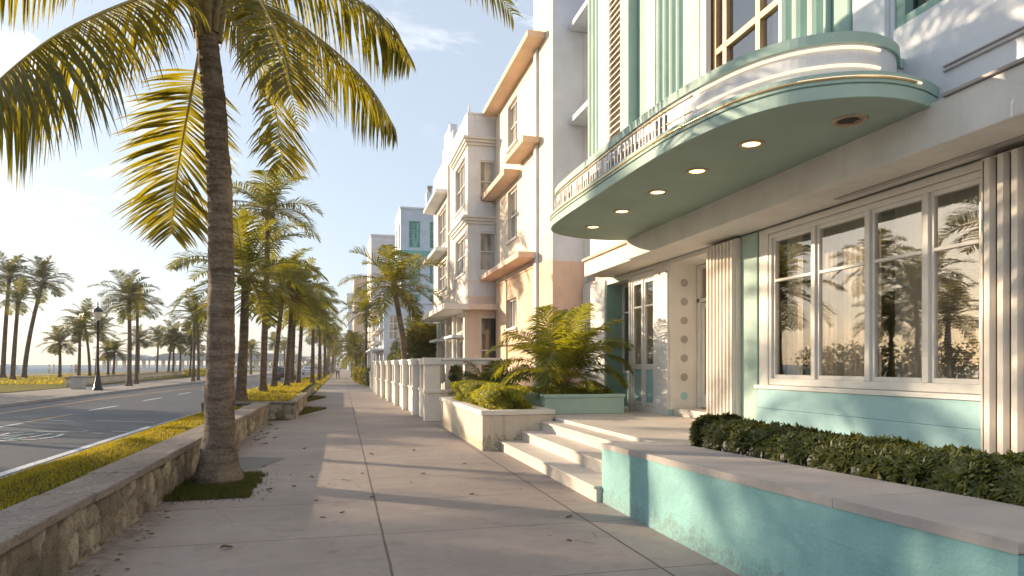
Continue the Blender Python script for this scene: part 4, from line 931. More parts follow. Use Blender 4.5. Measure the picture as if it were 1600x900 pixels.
bm = MB()
for z in (3.02, 3.22, 3.40): bm.box(6.6,9.6,5.3,10.3,z,z+.07)
build(bm, 'interior_beam', ROOM, big)
# window apron: two aqua courses with a groove
mb = MB(); mb.box(6.165,6.249,5.42,9.28,.55,.950); mb.box(6.170,6.249,5.45,9.25,.9535,1.236); mb.box(6.180,6.249,5.42,9.27,.9505,.953); build(mb, 'window_apron', AQUAL, hotel, .006)
# fluted pilasters and mint strips
def fluted_pil(y0, y1):
    mb = MB(); mb.box(6.10,6.249,y0,y1,.55,3.62); mb.box(6.03,6.249,y0-.01,y1+.012,.55,.64)
    o = build(mb, 'fluted_pilaster', CREAMW, hotel); P6 = Plane('X', 6.099)
    flutes('fluting', CREAMW, o, P6, y0+.02, y1-.02, .641, 3.60, 8, .055, 0, 'sharp'); return o
fluted_pil(9.72, 10.60); fluted_pil(4.25, 5.41)
build(MB().box(6.19,6.249,9.285,9.70,.55,3.645), 'mint_strip', MINT, hotel, .01)
# porthole pillar and entrance recess
mb = MB(); mb.box(6.29,6.93,12.36,12.97,.60,3.60); pil = build(mb, 'entrance_pillar', WHITE, hotel, .012)
build(MB().box(6.275,6.95,12.345,12.985,.598,.72), 'pillar_base', AQUAL, pil, .006)
for k in range(7):
    z = .98+.375*k; c = MB(); c.extrude([(6.60+.078*math.cos(2*math.pi*j/24), 12.3590, z+.078*math.sin(2*math.pi*j/24)) for j in range(24)], (0,-.006,0))
    build(c, 'roundel', AQUAL if k == 0 else COPING, pil)
s_ = MB()
for y in (12.42, 12.72): s_.tube([(6.29,y,3.46),(6.25,y,3.46),(6.235,y,3.43)], [.018,.018,.026], 8)
build(s_, 'spot_lamp', CHROME, pil)
mb = MB(); mb.box(6.35,6.95,10.63,12.34,.598,.74); build(mb, 'door_step', MARBLE, hotel, .012)
PD = Plane('X', 6.90); d = MB(); PD.box(d, 10.63, 12.34, 2.84, 2.91, -.03, .05); PD.box(d, 10.63,10.72,.745,3.57,-.03,.05); PD.box(d, 12.25,12.34,.745,3.57,-.03,.05); PD.box(d, 10.721,12.249,3.50,3.57,-.028,.05)
door = build(d, 'entrance_door', FRAME, hotel)
d = MB()
for a0, a1 in ((10.74,11.47),(11.50,12.23)):
    PD.box(d, a0, a0+.09, .76, 2.82, 0, .045); PD.box(d, a1-.09, a1, .76, 2.82, 0, .045); PD.box(d, a0+.091, a1-.091, 2.70, 2.82, 0, .045); PD.box(d, a0+.091, a1-.091, .76, 1.0, 0, .045)
build(d, 'door_leaf', FRAME, door, .005)
build(MB().quad((6.925,10.7,.8),(6.925,12.25,.8),(6.925,12.25,3.5),(6.925,10.7,3.5)), 'pane', GLASS, door)
h = MB()
for y in (11.40, 11.57): h.tube([(6.89,y,1.45),(6.84,y,1.45),(6.84,y,1.95),(6.89,y,1.95)], .012, 6)
build(h, 'handle', GOLD, door)
# french doors
PF = Plane('X', 6.30); fd = MB()
PF.box(fd, 12.985, 14.215, 3.44, 3.575, -.03, .06)
for a in (13.02, 13.60, 14.18): PF.box(fd, a-.035, a+.035, .72, 3.439, -.03, .06)
PF.box(fd, 12.985,14.215,.60,.719,-.04,.06)
fr = build(fd, 'french_door', FRAME, hotel, .006)
for a0, a1 in ((13.06,13.56),(13.64,14.14)):
    q = MB(); PF.box(q, a0, a0+.06, .725, 3.43, -.012, .04); PF.box(q, a1-.06, a1, .725, 3.43, -.012, .04)
    for z0, z1 in ((.725,.80),(1.50,1.62),(2.84,2.88),(3.36,3.43)): PF.box(q, a0+.061, a1-.061, z0, z1, -.010, .04)
    lf = build(q, 'door_leaf', FRAME, fr, .005)
    m2 = MB(); PF.box(m2, a0+.062, a1-.062, .801, 1.499, .012, .03); PF.box(m2, a0+.10, a1-.10, .86, 1.44, -.002, .011); build(m2, 'door_panel', AQUAL, lf, .004)
    build(MB().quad((6.322,a0+.05,1.6),(6.322,a1-.05,1.6),(6.322,a1-.05,3.4),(6.322,a0+.05,3.4)), 'pane', GLASS, lf)
curtain(fr, 13.02, 13.35, .7, 3.45, 6.62); curtain(fr, 13.85, 14.2, .7, 3.45, 6.62)
# shaded side window with mint jamb and apron
PS = Plane('X', 6.66); q = MB(); PS.box(q, 14.29, 15.57, 2.84, 2.88, -.01, .04); PS.box(q, 14.29,14.35,1.42,3.53,-.01,.04); PS.box(q, 15.51,15.57,1.42,3.53,-.01,.04); PS.box(q, 14.351,15.509,1.40,1.46,-.012,.04); PS.box(q, 14.351,15.509,3.47,3.53,-.012,.04)
sw = build(q, 'side_window', FRAME, hotel)
build(MB().quad((6.675,14.3,1.42),(6.675,15.55,1.42),(6.675,15.55,3.5),(6.675,14.3,3.5)), 'pane', GLASS, sw)
curtain(sw, 14.35, 15.5, 1.3, 3.5, 6.95, mat=simple('brown_drape', (.10,.065,.045), .9)); build(MB().box(6.64,6.70,14.285,15.575,.56,1.395), 'apron_panel', MINTD, sw, .005)
build(MB().box(6.24,6.655,15.572,15.60,.60,3.54), 'mint_jamb', MINTD, sw)
build(MB().box(6.20,6.46,15.61,17.18,.55,3.66), 'end_pier', WHITE, hotel, .01)

# ------------------------------------------------------------------ terrace, steps, planters
mb = MB(); mb.box(3.98,7.2,7.2,17.2,-.2,.595); mb.box(3.93,7.2,7.18,13.0,.535,.598); mb.box(4.62,7.2,-8,7.17,-.2,.58); mb.box(3.78,4.6,-8,7.16,-.2,.56)
build(mb, 'terrace', [MARBLE, SOIL], kind='structure', bevel=.012)
steps = thing('entrance_steps', 'three pale stone steps rising from the pavement to the hotel terrace', 'steps', (3.3, 9.8, 0))
for k, (x0, z1) in enumerate(((2.84,.185),(3.24,.365),(3.63,.535))):
    y1 = 12.40 - .0*k
    mb = MB(); mb.box(x0+.03, x0+.43 if k < 2 else 3.97, 7.48, y1-.002*k, (0,.187,.367)[k]-.1, z1-.035); mb.box(x0, x0+.43 if k < 2 else 3.975, 7.478, y1+.002-.002*k, z1-.034, z1)
    build(mb, 'step', MARBLE, steps, .008)
pw = thing('planter_wall', 'long aqua painted planter wall with broad pale coping in front of the dark hedge', 'planter', (3.3, 5, 0))
mb = MB()
def slope(y): return .675 + (7.47-y)*.0245
cs = [(2.935,7.47,-.1),(2.935,2.42,-.1),(2.935,2.42,slope(2.42)-.05),(2.935,7.47,slope(7.47)-.05)]
mb.extrude(cs, (.80,0,0)); build(mb, 'planter_body', AQUA, pw, .015)
mb = MB(); y = 7.478; joints = [7.478, 6.1, 4.9, 3.6, 2.408]
for a, c in zip(joints[:-1], joints[1:]):
    mb.extrude([(2.925,a-.002,slope(a)-.048),(2.925,c+.002,slope(c)-.048),(2.925,c+.002,slope(c)+.012),(2.925,a-.002,slope(a)+.012)], (.835,0,0))
build(mb, 'coping', COPING, pw, .01)
gr = MB()
for zf in (.33, .66): gr.extrude([(2.9335,7.44,slope(7.44)*zf),(2.9335,2.45,slope(2.45)*zf),(2.9335,2.45,slope(2.45)*zf+.004),(2.9335,7.44,slope(7.44)*zf+.004)], (.01,0,0))
build(gr, 'groove', simple('groove_paint', (.22,.385,.37), .9), pw)
cp = thing('cream_planter', 'cream stone planter with sunlit box shrubs left of the steps', 'planter', (3.1, 15, 0))
mb = MB(); mb.box(2.52,3.90,12.43,17.9,-.1,.66); build(mb, 'planter_body', STAINED, cp, .015)
mb = MB(); mb.box(2.49,2.72,12.40,17.93,.661,.75); mb.box(2.722,3.93,12.40,12.64,.661,.749); mb.box(3.68,3.93,12.642,17.9,.661,.748); mb.box(2.722,3.679,17.7,17.93,.661,.749); build(mb, 'coping', CREAMW, cp, .01)
build(MB().box(2.73,3.67,12.65,17.69,.60,.70), 'soil', SOIL, cp)
tp = thing('teal_planter', 'low mint painted planter box holding the areca palm on the terrace', 'planter', (4.8, 14.6, .6))
mb = MB(); mb.box(3.94,5.66,13.15,13.29,.598,.93); mb.box(3.94,4.08,13.292,16.1,.598,.93); mb.box(5.52,5.66,13.292,16.1,.598,.93); mb.box(4.082,5.518,15.96,16.1,.598,.93); build(mb, 'planter_body', MINT, tp, .01)
mb = MB(); mb.box(3.92,5.68,13.13,13.31,.931,1.0); mb.box(3.92,4.10,13.312,16.12,.931,1.0); mb.box(5.50,5.68,13.312,16.12,.931,1.0); mb.box(4.102,5.498,15.94,16.12,.931,1.0); build(mb, 'rim', MINT, tp, .01)
build(MB().box(4.083,5.517,13.293,15.955,.60,.955), 'soil', SOIL, tp)
tq = thing('teal_planter', 'further mint planter in front of the peach building holding the small dark palm', 'planter', (4.4, 18.2, 0))
mb = MB(); mb.box(3.75,5.3,17.25,17.37,-.1,.85); mb.box(3.75,3.87,17.372,19.6,-.1,.85); mb.box(5.18,5.3,17.372,19.6,-.1,.85); build(mb, 'planter_body', MINT, tq, .01); build(MB().box(3.88,5.17,17.38,19.6,0,.80), 'soil', SOIL, tq)

# ------------------------------------------------------------------ peach building
S = 1.075; H0 = 1.6
def zs(z): return H0 + (z-H0)*S
peach = thing('peach_building', 'three storey cream and peach deco building with thin eyebrow ledges', 'building', (8, 20, 0))
PP = Plane('X', 5.38); PPs = Plane('Y', 17.22); YE = 24.1
wins = [(21.0,22.25,zs(8.25),zs(9.6)), (21.0,22.25,zs(5.4),zs(6.95)), (21.05,22.45,zs(2.72),zs(3.62))]
mb = MB(); wall_holes(mb, PP, 17.22, YE, -.1, 10.9, wins, .2, 0, 4.45, 1); wall_holes(mb, PPs, 5.38, 10, -.1, 13.5, [], .2, 2, 4.35, 3)  # side wall colours hold its grey shade above and warm bounce light below
mb.box(5.381,10,17.225,19.05,10.901,13.5,0); mb.quad((5.38,17.22,10.9),(5.38,YE,10.9),(11,YE,10.9),(11,17.22,10.9)); mb.quad((5.38,YE,0),(11,YE,0),(11,YE,10.9),(5.38,YE,10.9))
mb.quad((5.38,17.22,10.89),(5.38,19.05,10.89),(5.38,19.05,13.5),(5.38,17.22,13.5))
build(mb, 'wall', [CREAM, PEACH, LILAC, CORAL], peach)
for i, (a, c, z0, z1) in enumerate(wins): window(peach, PP, a, c, z0, z1, 2 if i < 2 else 3, 2 if i < 2 else 1, .14, sill=.07)
eb = [(4.88,18.0,24.2,zs(9.95),zs(10.1)), (4.88,18.55,20.7,zs(7.36),zs(7.52)), (4.88,20.72,24.25,zs(7.12),zs(7.30)), (4.80,19.6,24.5,zs(4.42),zs(4.60))]
eb[1] = (4.88,18.4,20.6,zs(7.40),zs(7.56)); eb[0] = (4.88,17.9,24.1,zs(9.92),zs(10.08)); eb[3] = (4.80,18.6,24.5,zs(4.42),zs(4.58))
for i, (x, y0, y1, z0, z1) in enumerate(eb): build(MB().box(x,5.38,y0,y1,z0,z1), 'eyebrow', PEACH if i < 3 else CORAL, peach, .012)
pr = MB(); pr.box(5.30,5.379,18.55,18.80,0,10.85); build(pr, 'drain_strip', WHITE2, peach, .02)
build(MB().box(5.34,5.38,YE-.0,YE+.02,4.43,4.47) if 0 else MB().box(5.35,5.379,18.82,YE-.02,4.43,4.47), 'string_course', CORAL, peach)

# ------------------------------------------------------------------ white building
wb = thing('white_building', 'three storey white building with stepped parapet, bay windows and flat porch roof', 'building', (8, 28, 0))
X1 = 4.37; PW = Plane('X', X1); Y0 = 24.2; Y1 = 33.6; PWs = Plane('Y', Y0)
bay = [(24.75,27.0,zs(7.1),zs(8.75)), (24.75,27.0,zs(4.78),zs(6.12)), (29.4,32.1,zs(6.55),zs(8.15)), (29.4,32.1,zs(4.75),zs(5.9))]
gfl = [(24.7,26.6,.75,2.55),(24.7,26.6,2.85,3.5),(29.2,31.2,.75,2.55),(29.2,31.2,2.85,3.5),(27.2,28.6,.75,2.55),(27.2,28.6,2.85,3.5)]
mb = MB(); wall_holes(mb, PW, Y0, Y1, 0, 10.1, bay+gfl, .2, 0, 4.0, 0)
sid = [(X1+.42,X1+1.05,zs(6.0),zs(8.45)), (X1+.42,X1+1.05,zs(4.75),zs(6.05)), (X1+.45,X1+1.2,.9,3.35)]
sid = [(X1+.42,X1+1.05,zs(7.05),zs(8.48)), (X1+.42,X1+1.05,zs(4.75),zs(6.08)), (X1+.45,X1+1.25,.9,3.35)]
wall_holes(mb, PWs, X1, 10, 0, 10.4, sid, .12, 1, 4.05, 2)
mb.quad((X1,Y0,10.1),(X1,Y1,10.1),(11,Y1,10.1),(11,Y0,10.1)); mb.quad((X1,Y1,0),(X1,Y1,10.1),(11,Y1,10.1),(11,Y1,0))
build(mb, 'wall', [CREAMW, WHITE2, PINKW], wb)
mb = MB(); mb.box(X1,X1+.25,Y0+.002,27.6,10.1,10.62); mb.box(X1-.02,X1+.27,Y0-.02,27.62,10.62,10.70); mb.box(X1,X1+.25,27.602,30.5,10.1,11.2); mb.box(X1-.02,X1+.27,28.2,29.9,11.2,11.65); mb.box(X1,X1+.25,30.502,Y1,10.1,10.7); mb.box(X1+.252,9,Y0+.002,Y0+.25,10.401,10.62); mb.box(X1+.27,9,Y0-.02,Y0+.27,10.621,10.69)
pa = build(mb, 'parapet', WHITE2, wb, .012)
fn = MB(); fn.lathe([(.05,10.7),(.03,10.8),(.06,10.86),(.02,11.0),(.005,11.15)], (X1+.1,Y0+.2,0), 8); fn.lathe([(.05,11.65),(.03,11.75),(.06,11.82),(.01,12.0)], (X1+.1,29.0,0), 8); build(fn, 'finial', WHITE2, pa)
for zc in (zs(8.95), zs(6.32)):
    mb = MB()
    for k, (o_, h_) in enumerate(((.07,.10),(.13,.10),(.19,.09))): mb.box(X1-o_, X1-.002, Y0-o_, 27.5+o_*.4, zc+.1*k+.001, zc+.1*k+h_+.0005*k); mb.box(X1, 9, Y0-o_, Y0-.002, zc+.1*k+.001, zc+.1*k+h_+.0005*k)
    build(mb, 'cornice', WHITE, wb, .01)
for zc in (zs(8.42), zs(6.12)): build(MB().box(X1-.55,X1-.002,28.9,33.3,zc,zc+.16), 'eyebrow', WHITE2, wb, .012)
build(MB().box(X1-.03,X1-.002,Y0,Y1,4.02,4.08).box(X1,9,Y0-.03,Y0-.002,4.02,4.08).box(X1-.02,X1-.002,Y0,Y1,4.6,4.64).box(X1,9,Y0-.02,Y0-.002,4.6,4.64), 'string_course', PINKW, wb)
for h in bay: window(wb, PW, *h, 3, 2, .14, sill=.06)
for h in gfl: window(wb, PW, *h, 2, 1, .14, pane=PANED if h[2] < 2 else PANE)
for i, h in enumerate(sid): window(wb, PWs, *h, 1, 2, .08, pane=PANE if i < 2 else PANED, rowf=.5)
build(MB().box(3.42,X1-.002,23.7,31.2,3.55,3.76), 'porch_roof', TRIMW, wb, .015)
build(MB().box(X1-.004+.006,9,23.75,Y0-.002,3.56,3.755), 'porch_return', PINKW, wb, .015)
for y0, y1 in ((24.6,26.7),(29.1,31.3)): build(MB().box(X1-.5,X1-.002,y0,y1,2.60,2.70), 'awning_slab', BLUEW, wb, .01)
for y in (24.35, 26.95, 28.9, 31.5): build(MB().box(X1-.12,X1-.002,y-.17,y+.17,0,3.54), 'pilaster', WHITE, wb, .015)
ww = MB(); ww.tube([(X1-.06,28.4,4.6),(X1-.06,28.4,10.0)], .05, 8); build(ww, 'rain_pipe', CREAMW, wb)
vv = MB(); vv.lathe([(.10,0),(.12,.25),(.07,.5)], (X1-.1,28.3,3.77), 8); build(vv, 'urn', CREAMW, wb)

# ------------------------------------------------------------------ balustrade: stepped masonry units
bal = thing('garden_balustrade', 'white masonry garden balustrade with square openings along the pavement', 'fence', (2.4, 24, 0))
ys = [19.2,21.7,24.3,27.1,30.2,33.4,36.6,39.6]
for i in range(7):
    x = 2.34 - .085*i; y0 = ys[i]; y1 = ys[i+1]-.06; tall = True
    mb = MB(); mb.box(x,x+.36,y0,y1,0,.80); mb.box(x-.03,x+.39,y0-.03,y1+.02,.801,.89); mb.box(x-.10,x+.34,y0+.01,y0+.40,0,1.60); mb.box(x-.13,x+.02,y0-.015,y0+.43,.805,.885); mb.box(x+.02,x+.34,y1-.30,y1-.01,.891,1.60)
    un = build(mb, 'wall_unit', CREAMW if i % 2 == 0 else WHITE, bal, .012)
    mb = MB(); mb.box(x-.13,x+.37,y0-.03,y0+.43,1.602,1.80); mb.box(x-.02,x+.38,y0+.432,y1+.01,1.601,1.72); mb.box(x-.05,x+.41,y0+.434,y1+.03,1.721,1.785); build(mb, 'top_beam', WHITE, un, .012)
    mb = MB()
    mb.box(x+.15,x+.21,(y0+y1)/2-.03,(y0+y1)/2+.03,.892,1.599); mb.box(x+.16,x+.20,y0+.401,y0+.44,.892,1.599)
    build(mb, 'upright_bar', TRIMW, un)
mb = MB(); mb.box(2.685,4.4,19.22,19.56,0,.80); mb.box(2.715,4.42,19.19,19.59,.801,.888); mb.box(3.45,3.75,19.24,19.54,.889,1.60); mb.box(4.1,4.4,19.24,19.54,.889,1.60); rt = build(mb, 'return_wall', STAINED, bal, .012)
mb = MB(); mb.box(2.705,4.42,19.20,19.58,1.602,1.718); mb.box(2.735,4.44,19.17,19.61,1.7205,1.798); build(mb, 'top_beam', WHITE, rt, .012)
pq = MB(); rs = random.Random(3)
for k in range(7): z = .30+.062*k; pq.box(2.325,2.339,20.25+rs.uniform(-.03,.03),20.38+rs.uniform(-.02,.05),z,z+.04); 
build(pq, 'relief_mark', GREYC, bal)
for k, y in enumerate((40.2, 43.2)):
    gp = thing('gate_post', ['tall white gate post at the far end of the balustrade', 'second white gate post past the balustrade'][k], 'post', (1.95, y, 0), 'white gate posts')
    build(MB().box(1.78,2.2,y,y+.5,0,1.72), 'shaft', WHITE, gp, .012); build(MB().box(1.73,2.25,y-.05,y+.55,1.721,1.85), 'cap', WHITE, gp, .012)
gp = thing('grey_planter', 'grey concrete planter box at the corner of the blue white house', 'planter', (2.3, 47.4, 0))
mb = MB(); mb.box(1.85,3.2,46.6,49.3,0,1.02); build(mb, 'planter_body', GREYC, gp, .02); build(MB().box(1.80,3.25,46.55,49.35,1.021,1.12), 'rim', GREYC, gp, .015)

# ------------------------------------------------------------------ buildings further along
def block(name, label, x, y0, y1, z, depth, mats, wins, swins, frame=None, pane=None, extra=None):
    t = thing(name, label, 'building', (x+depth/2, (y0+y1)/2, 0)); P1 = Plane('X', x); P2 = Plane('Y', y0); mb = MB()
    wall_holes(mb, P1, y0, y1, 0, z, wins, .2, 0); wall_holes(mb, P2, x, x+depth, 0, z, swins, .2, 1)
    mb.quad((x,y1,0),(x+depth,y1,0),(x+depth,y1,z),(x,y1,z)); mb.quad((x,y0,z),(x+depth,y0,z),(x+depth,y1,z),(x,y1,z)); mb.quad((x+depth,y0,0),(x+depth,y1,0),(x+depth,y1,z),(x+depth,y0,z))
    build(mb, 'wall', mats, t)
    for w_ in wins: window(t, P1, *w_, 2, 2, .14, .08, .06, frame, pane)
    for w_ in swins: window(t, P2, *w_, 2, 3, .14, .08, .06, frame, pane)
    return t
hs = block('blue_white_house', 'two storey blue white house with wavy ledges and porch past the balustrade', 2.85, 49.6, 61.5, 6.0, 5, [BLUEW, BLUEW],
   [(50.3,52.0,3.4,5.4),(53.0,54.6,3.4,5.4),(55.6,57.2,3.4,5.4),(58.4,60.4,3.4,5.4),(50.3,52.0,.6,2.4),(53.0,54.6,.6,2.4),(55.6,57.2,.6,2.4),(58.4,60.4,.6,2.4)], [(3.2,3.9,3.4,5.2),(4.4,5.3,3.4,5.2),(3.2,4.3,.6,2.4)])
build(MB().box(1.9,2.848,49.2,61.5,2.62,2.76), 'porch_roof', BLUEW, hs, .02)
for z, x, y0, y1 in ((5.55,2.2,50,56),(4.1,2.45,49.5,61),(3.25,2.3,52,61.4)): build(MB().box(x,2.848,y0,y1,z,z+.13), 'ledge', CREAMW, hs, .02)
for y in (49.5,53.2,57.0,61.0): build(MB().tube([(2.05,y,0),(2.05,y,2.61)], .09, 8), 'porch_column', WHITE, hs)
build(MB().box(2.75,7.9,49.5,61.6,6.002,6.2).box(2.83,4.3,49.7,53,6.201,6.9), 'parapet', BLUEW, hs, .02)
tw = block('blue_white_tower', 'tall pale blue building with green windows and seafoam band behind the low palm', 5.25, 64, 70.8, 16.1, 10, [WHITE2, BLUEW],
   [(65.0,66.4,12.6,15.0),(68,69.4,12.6,15.0),(65,66.4,8.6,11),(68,69.4,8.6,11)], [(6.0,7.05,12.55,15.0),(7.95,9.0,12.55,15.0),(6.0,7.05,9.2,11.5),(7.95,9.0,9.2,11.5),(6.0,7.05,5.9,8.2),(7.95,9.0,5.9,8.2)], GREENW, PANEG)
build(MB().box(5.15,15.3,63.86,70.9,11.75,12.25), 'band', SEAF, tw, .03); build(MB().box(5.2,15.3,63.93,70.9,8.4,8.6), 'band', SEAF, tw, .03); build(MB().box(5.17,15.3,63.92,70.9,16.102,16.3), 'parapet', WHITE2, tw, .03)
ch = build(MB().box(7.75,8.45,65,65.8,16.301,18.0), 'chimney', WHITE2, tw, .03); build(MB().lathe([(.22,18.0),(.22,18.5),(.30,18.52),(.30,18.7)], (8.1,65.4,0), 10), 'chimney_pot', GREYC, ch)
block('cream_house', 'two storey pale house in the gap past the blue white one', 2.75, 63, 74, 6.6, 2.4, [CREAMW, BLUEW], [(64,66,3.6,5.6),(68,70,3.6,5.6),(71.5,73.3,3.6,5.6)], [(3.2,4.4,3.6,5.4)])
block('pink_annex', 'low pink and blue annex wall behind the bushes', 4.2, 45.0, 49.0, 3.7, 6, [CREAMW, PINKW], [(46,47.5,1,2.6)], [(5.2,7.4,.8,2.6)])
gb = block('grey_block', 'plain grey concrete block rising behind the low palm', 3.6, 90, 104, 18.2, 12, [CREAMW, LILAC], [(92,94,12,14.5),(97,99,12,14.5)], [(8,10,3,5)])
build(MB().box(3.5,15.7,89.9,104.1,18.202,18.5), 'parapet', LILAC, gb, .04)
ft = block('cream_tower', 'distant cream apartment tower with stacked balconies at the end of the street', 2.4, 150, 172, 20.5, 16, [CREAM, PEACH], [(152+4*k,154.4+4*k,z,z+2) for k in range(5) for z in (5,9,13,17)], [(4.4,6.4,z,z+2) for z in (5,9,13,17)]+[(8.4,10.4,z,z+2) for z in (5,9,13,17)], SEAF, PANEG)
for z in (4.2,8.2,12.2,16.2): build(MB().box(.9,2.39,152,171,z,z+.9), 'balcony', BLUEW, ft, .04)
block('blue_tower', 'farthest pale blue tower just beyond the cream one', 1.6, 205, 230, 20, 14, [BLUEW, BLUEW], [(208+5*k,211+5*k,z,z+2) for k in range(4) for z in (5,10,15)], [(3,6,z,z+2) for z in (5,10,15)])
# pavilion by the water
pv = thing('beach_pavilion', 'long low beach pavilion with columns and pale roof across the road', 'pavilion', (-36, 192, 0))
xs0, xs1 = -57.5, -9.5
mb = MB(); mb.box(xs0,xs1,187,187.4,-.4,.75); mb.box(xs0,xs1,198,198.4,-.4,.6); build(mb, 'base_wall', WHITE2, pv)
for k in range(33):
    x = xs0+.4+(xs1-xs0-.8)*k/32; mb = MB(); w_ = .62 if k % 3 == 0 else .17
    mb.box(x-.17,x+w_,187.05,187.35,.752,2.7); build(mb, 'column', CREAMW, pv)
mb = MB(); mb.box(xs0-1.5,xs1+.5,186,199.4,2.702,3.0)
for a, c, h in ((-58.6,-47.5,4.35),(-47.4,-9.2,4.55)):
    prof = [(a,3.001),(a+1.8,3.75),(a+4,h-.1),(a+6,h),(c-6,h),(c-3,h-.12),(c-.5,3.6),(c,3.001)]
    mb.extrude([(x,187.2,z) for x, z in prof], (0,11,0))
build(mb, 'roof', simple('pavilion_roof', (.36,.37,.38), .7), pv)
# far tree line behind the end of the road
shrub('far_tree_line', 'hazy far row of trees closing the end of the road', 'trees', [(-34+6.5*k, 262+rng.uniform(-8,8), 2.2, 5, 4, 3.3+rng.uniform(-.8,1.0)) for k in range(9)], 5200, .42, BUSHL, 97, None, False)

# ------------------------------------------------------------------ street furniture, boat, cars, people, leaves
lp = thing('street_lamp', 'black cast iron street lamp with frosted lantern on the far pavement', 'street lamp', (-14.85, 47.7, 0))
build(MB().lathe([(.30,0),(.30,.10),(.24,.16),(.20,.50),(.16,.62),(.12,.95),(.105,1.05),(.115,1.10),(.085,1.25),(.07,2.6),(.06,4.25),(.085,4.28),(.085,4.34),(.06,4.38)], (-14.85,47.7,0), 12), 'post', IRON, lp)
build(MB().lathe([(.10,4.38),(.14,4.42),(.25,4.86),(.26,4.90)], (-14.85,47.7,0), 12), 'lantern', LANT, lp)
build(MB().lathe([(.31,4.90),(.30,4.96),(.20,5.08),(.07,5.18),(.05,5.26),(.03,5.30),(.045,5.36),(.012,5.60)], (-14.85,47.7,0), 12), 'lantern_cap', IRON, lp)
bt = thing('motor_yacht', 'small motor yacht far out on the sea', 'boat', (-160, 386, -.6))
hull = MB(); L_ = 9.0
sec = [(-L_/2,1.5,1.3),(-L_/4,1.7,1.3),(0,1.7,1.35),(L_/4,1.4,1.5),(L_/2-.8,.7,1.75),(L_/2,.05,1.9)]
vs = []
for x, w_, h_ in sec: vs += [(-160+x,386-w_,-.6+h_),(-160+x,386-w_*.6,-.9),(-160+x,386+w_*.6,-.9),(-160+x,386+w_,-.6+h_)]
hull.add(vs, [(4*i+j, 4*i+j+1, 4*i+5+j, 4*i+4+j) for i in range(5) for j in range(3)] + [(4*i+3, 4*i, 4*i+4, 4*i+7) for i in range(5)] + [(0,1,2,3)])
build(hull, 'hull', BLUEW, bt); build(MB().extrude([(-162.8,385,.7),(-158,385,.8),(-159.2,385,1.9),(-162.4,385,1.9)], (0,2,0)), 'cabin', WHITE2, bt); build(MB().box(-162.6,-159.4,385.1,386.9,1.95,2.05).tube([(-161.5,386,2.05),(-161.7,386,3.4)], .05, 6), 'roof', BLUEW, bt)
# parked cars
CARG = simple('dark_car_paint', (.02,.022,.026), .25); CARW = simple('pale_car_paint', (.55,.56,.58), .3); TYRE = simple('rubber', (.015,.015,.015), .85); TAIL = simple('tail_lamp', (.35,.02,.02), .3); DKGL = farglass('car_glass', (.02,.022,.025), (.05,.05,.055))
def make_car(label, x, y, mat, group=None):
    c = thing('parked_car', label, 'car', (x, y, ZR), group); z = ZR
    prof = [(-2.2,.35),(-2.2,.85),(-2.0,.95),(-1.25,1.0),(-.75,1.42),(.75,1.45),(1.45,1.0),(2.1,.85),(2.25,.6),(2.2,.32)]
    mb = MB()
    lay = [(-.86,.0),(-.80,.05),(.80,.05),(.86,.0)]
    def sec_(xx, sh): return [(x+xx*(1 if zz < 1.05 else .80), y+yy, z+zz) for yy, zz in prof]
    A = sec_(-.86,0); B = sec_(.86,0); n = len(A)
    mb.add(A+B, [(i, (i+1)%n, n+(i+1)%n, n+i) for i in range(n)]); mb.add(A, [tuple(range(n))]); mb.add(B, [tuple(reversed(range(n)))]); build(mb, 'body', mat, c, .05)
    g = MB(); g.quad((x-.62,y-1.19,z+1.06),(x+.62,y-1.19,z+1.06),(x+.58,y-.79,z+1.38),(x-.58,y-.79,z+1.38)); g.box(x-.73,x+.73,y-.6,y+.9,z+1.07,z+1.36); build(g, 'window', DKGL, c)
    for sx in (-1, 1):
        build(MB().box(x+sx*.60-.16,x+sx*.60+.16,y-2.225,y-2.19,z+.68,z+.84), 'tail_light', TAIL, c)
        for yy in (-1.35, 1.4):
            o_ = MB(); P_ = [(x+sx*.74, y+yy+.33*math.cos(k*.4488), z+.33+.33*math.sin(k*.4488)) for k in range(14)]; o_.extrude(P_, (sx*.16,0,0)); build(o_, 'wheel', TYRE, c)
    return c
make_car('dark car parked at the kerb behind the twin palms', -5.9, 78, CARG)
make_car('pale car parked far down the road', -6.0, 128, CARW, )
make_car('dark car far down the road before the pavilion', -12.3, 150, CARG)
